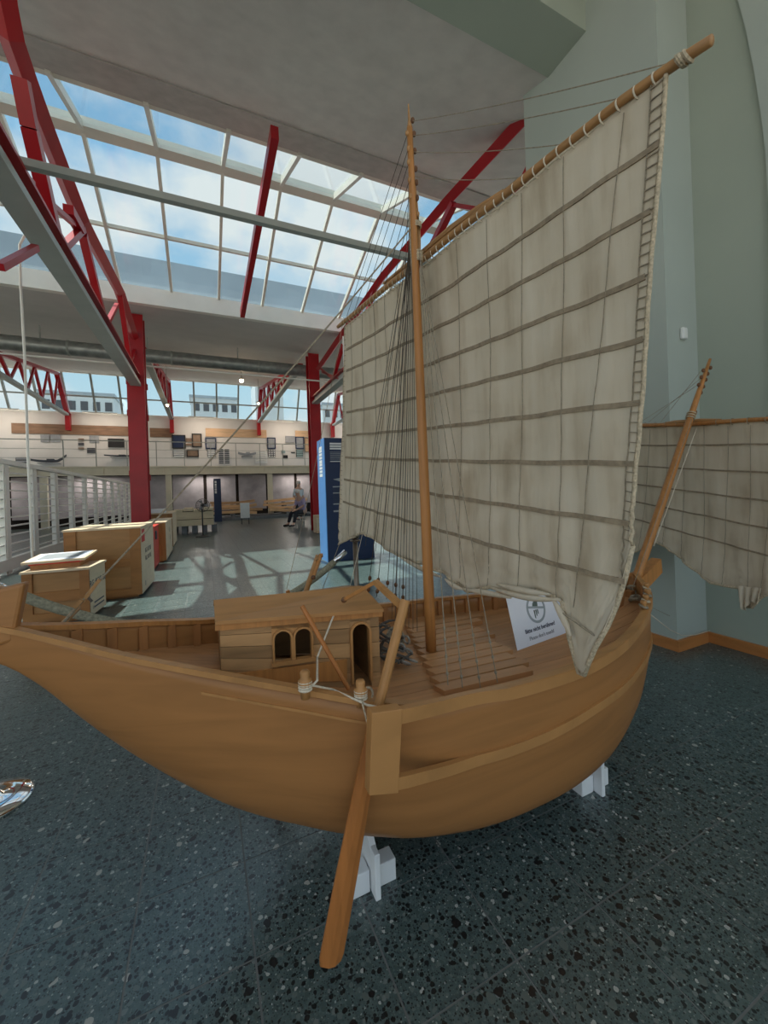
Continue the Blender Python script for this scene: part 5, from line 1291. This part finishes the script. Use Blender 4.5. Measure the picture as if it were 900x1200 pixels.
# white cradle stands
def stand(u, v, label):
    c = onZ(u, v); r = thing('cradle_stand', label, 'stand', c, 'cradle stands under the ship')
    x, y = c[0], c[1]
    put('cross_board', MB().box((x - .009, y, 0), (x + .009, y + .50, .135)), 'white_paint', r, bevel=.003)
    put('foot_beam', MB().box((x - .075, y + .035, 0.0), (x - .012, y + .085, .066)), 'white_paint', r, bevel=.003)
    put('foot_beam', MB().box((x + .012, y + .035, 0.0), (x + .075, y + .085, .066)), 'white_paint', r, bevel=.003)
    put('foot_beam', MB().box((x - .075, y + .41, 0.0), (x - .012, y + .46, .066)), 'white_paint', r); put('foot_beam', MB().box((x + .012, y + .41, 0.0), (x + .075, y + .46, .066)), 'white_paint', r)
    z1 = min(kf(min(x, 1.9)) - .001, .26)
    put('keel_block', MB().box((x - .012, y + .10, .13), (x + .012, y + .40, z1)), 'white_paint', r)
    for s in (0, 1):
        pts = [(x - .010, y + (.02 if s == 0 else .48), .12), (x - .010, y + (.14 if s == 0 else .36), .12), (x - .010, y + (.12 if s == 0 else .38), max(z1 - .0, .14))]
        put('chock', MB().prism(pts, (.02, 0, 0)), 'white_paint', r)
stand(444, 1056, 'white wooden cradle stand under the ship, beside the steering oar')
stand(708, 934, 'white wooden cradle stand under the ship bow')
# barrier stanchions and rope
def stanchion(c, h, label, m, rb=.15, rp=.019):
    r = thing('barrier_post', label, 'barrier post', c)
    put('base', MB().lathe(c, [(rb, 0), (rb, .012), (rb * .93, .022), (rb * .62, .030), (.04, .036), (.03, .05)], 40), m, r, smooth=True)
    put('pole', MB().tube([c + [0, 0, .03], c + [0, 0, h - .02]], rp, 14), m, r, smooth=True)
    put('cap', MB().lathe(c + [0, 0, h - .02], [(rp, 0), (rp * 1.6, .005), (rp * 1.6, .03), (rp, .04), (rp * .4, .045)], 16), m, r, smooth=True)
    put('hook', MB().torus(c + [0, 0, h - .03], .03, .006, (0, 0, 1), 14, 6), m, r, smooth=True)
s1 = onZ(-12, 944); s1h = onY(-24, 668, s1[1])[2]
stanchion(s1, .90, 'chrome barrier post with round base by the ship stern', 'chrome', .135)
s2 = np.array([.9, 2.46, 0.])
pz = onY(416, 628, 2.46); s2 = np.array([pz[0], 2.46, 0.])
stanchion(s2, pz[2], 'dark bronze barrier post behind the ship cabin', 'bronze_metal', .14, .017)
A_, B_ = s1 + np.array([.02, .02, .88]), np.array([*onY(411, 640, 2.44)])
rb = MB(); pts = []
for i in range(41):
    t_ = i / 40; p = A_ + (B_ - A_) * t_; p[2] -= 4 * .33 * t_ * (1 - t_); pts.append(p)
br = tag(put('barrier_rope', rb.tube(pts[1:-3], .021, 10), 'barrier_fabric', smooth=True), 'thick grey-green barrier rope sagging behind the ship', 'rope')
put('end_cap', MB().tube(pts[-4:-1], .018, 10), 'chrome', br, smooth=True); put('end_cap', MB().tube(pts[0:2], .016, 10), 'chrome', br, smooth=True)
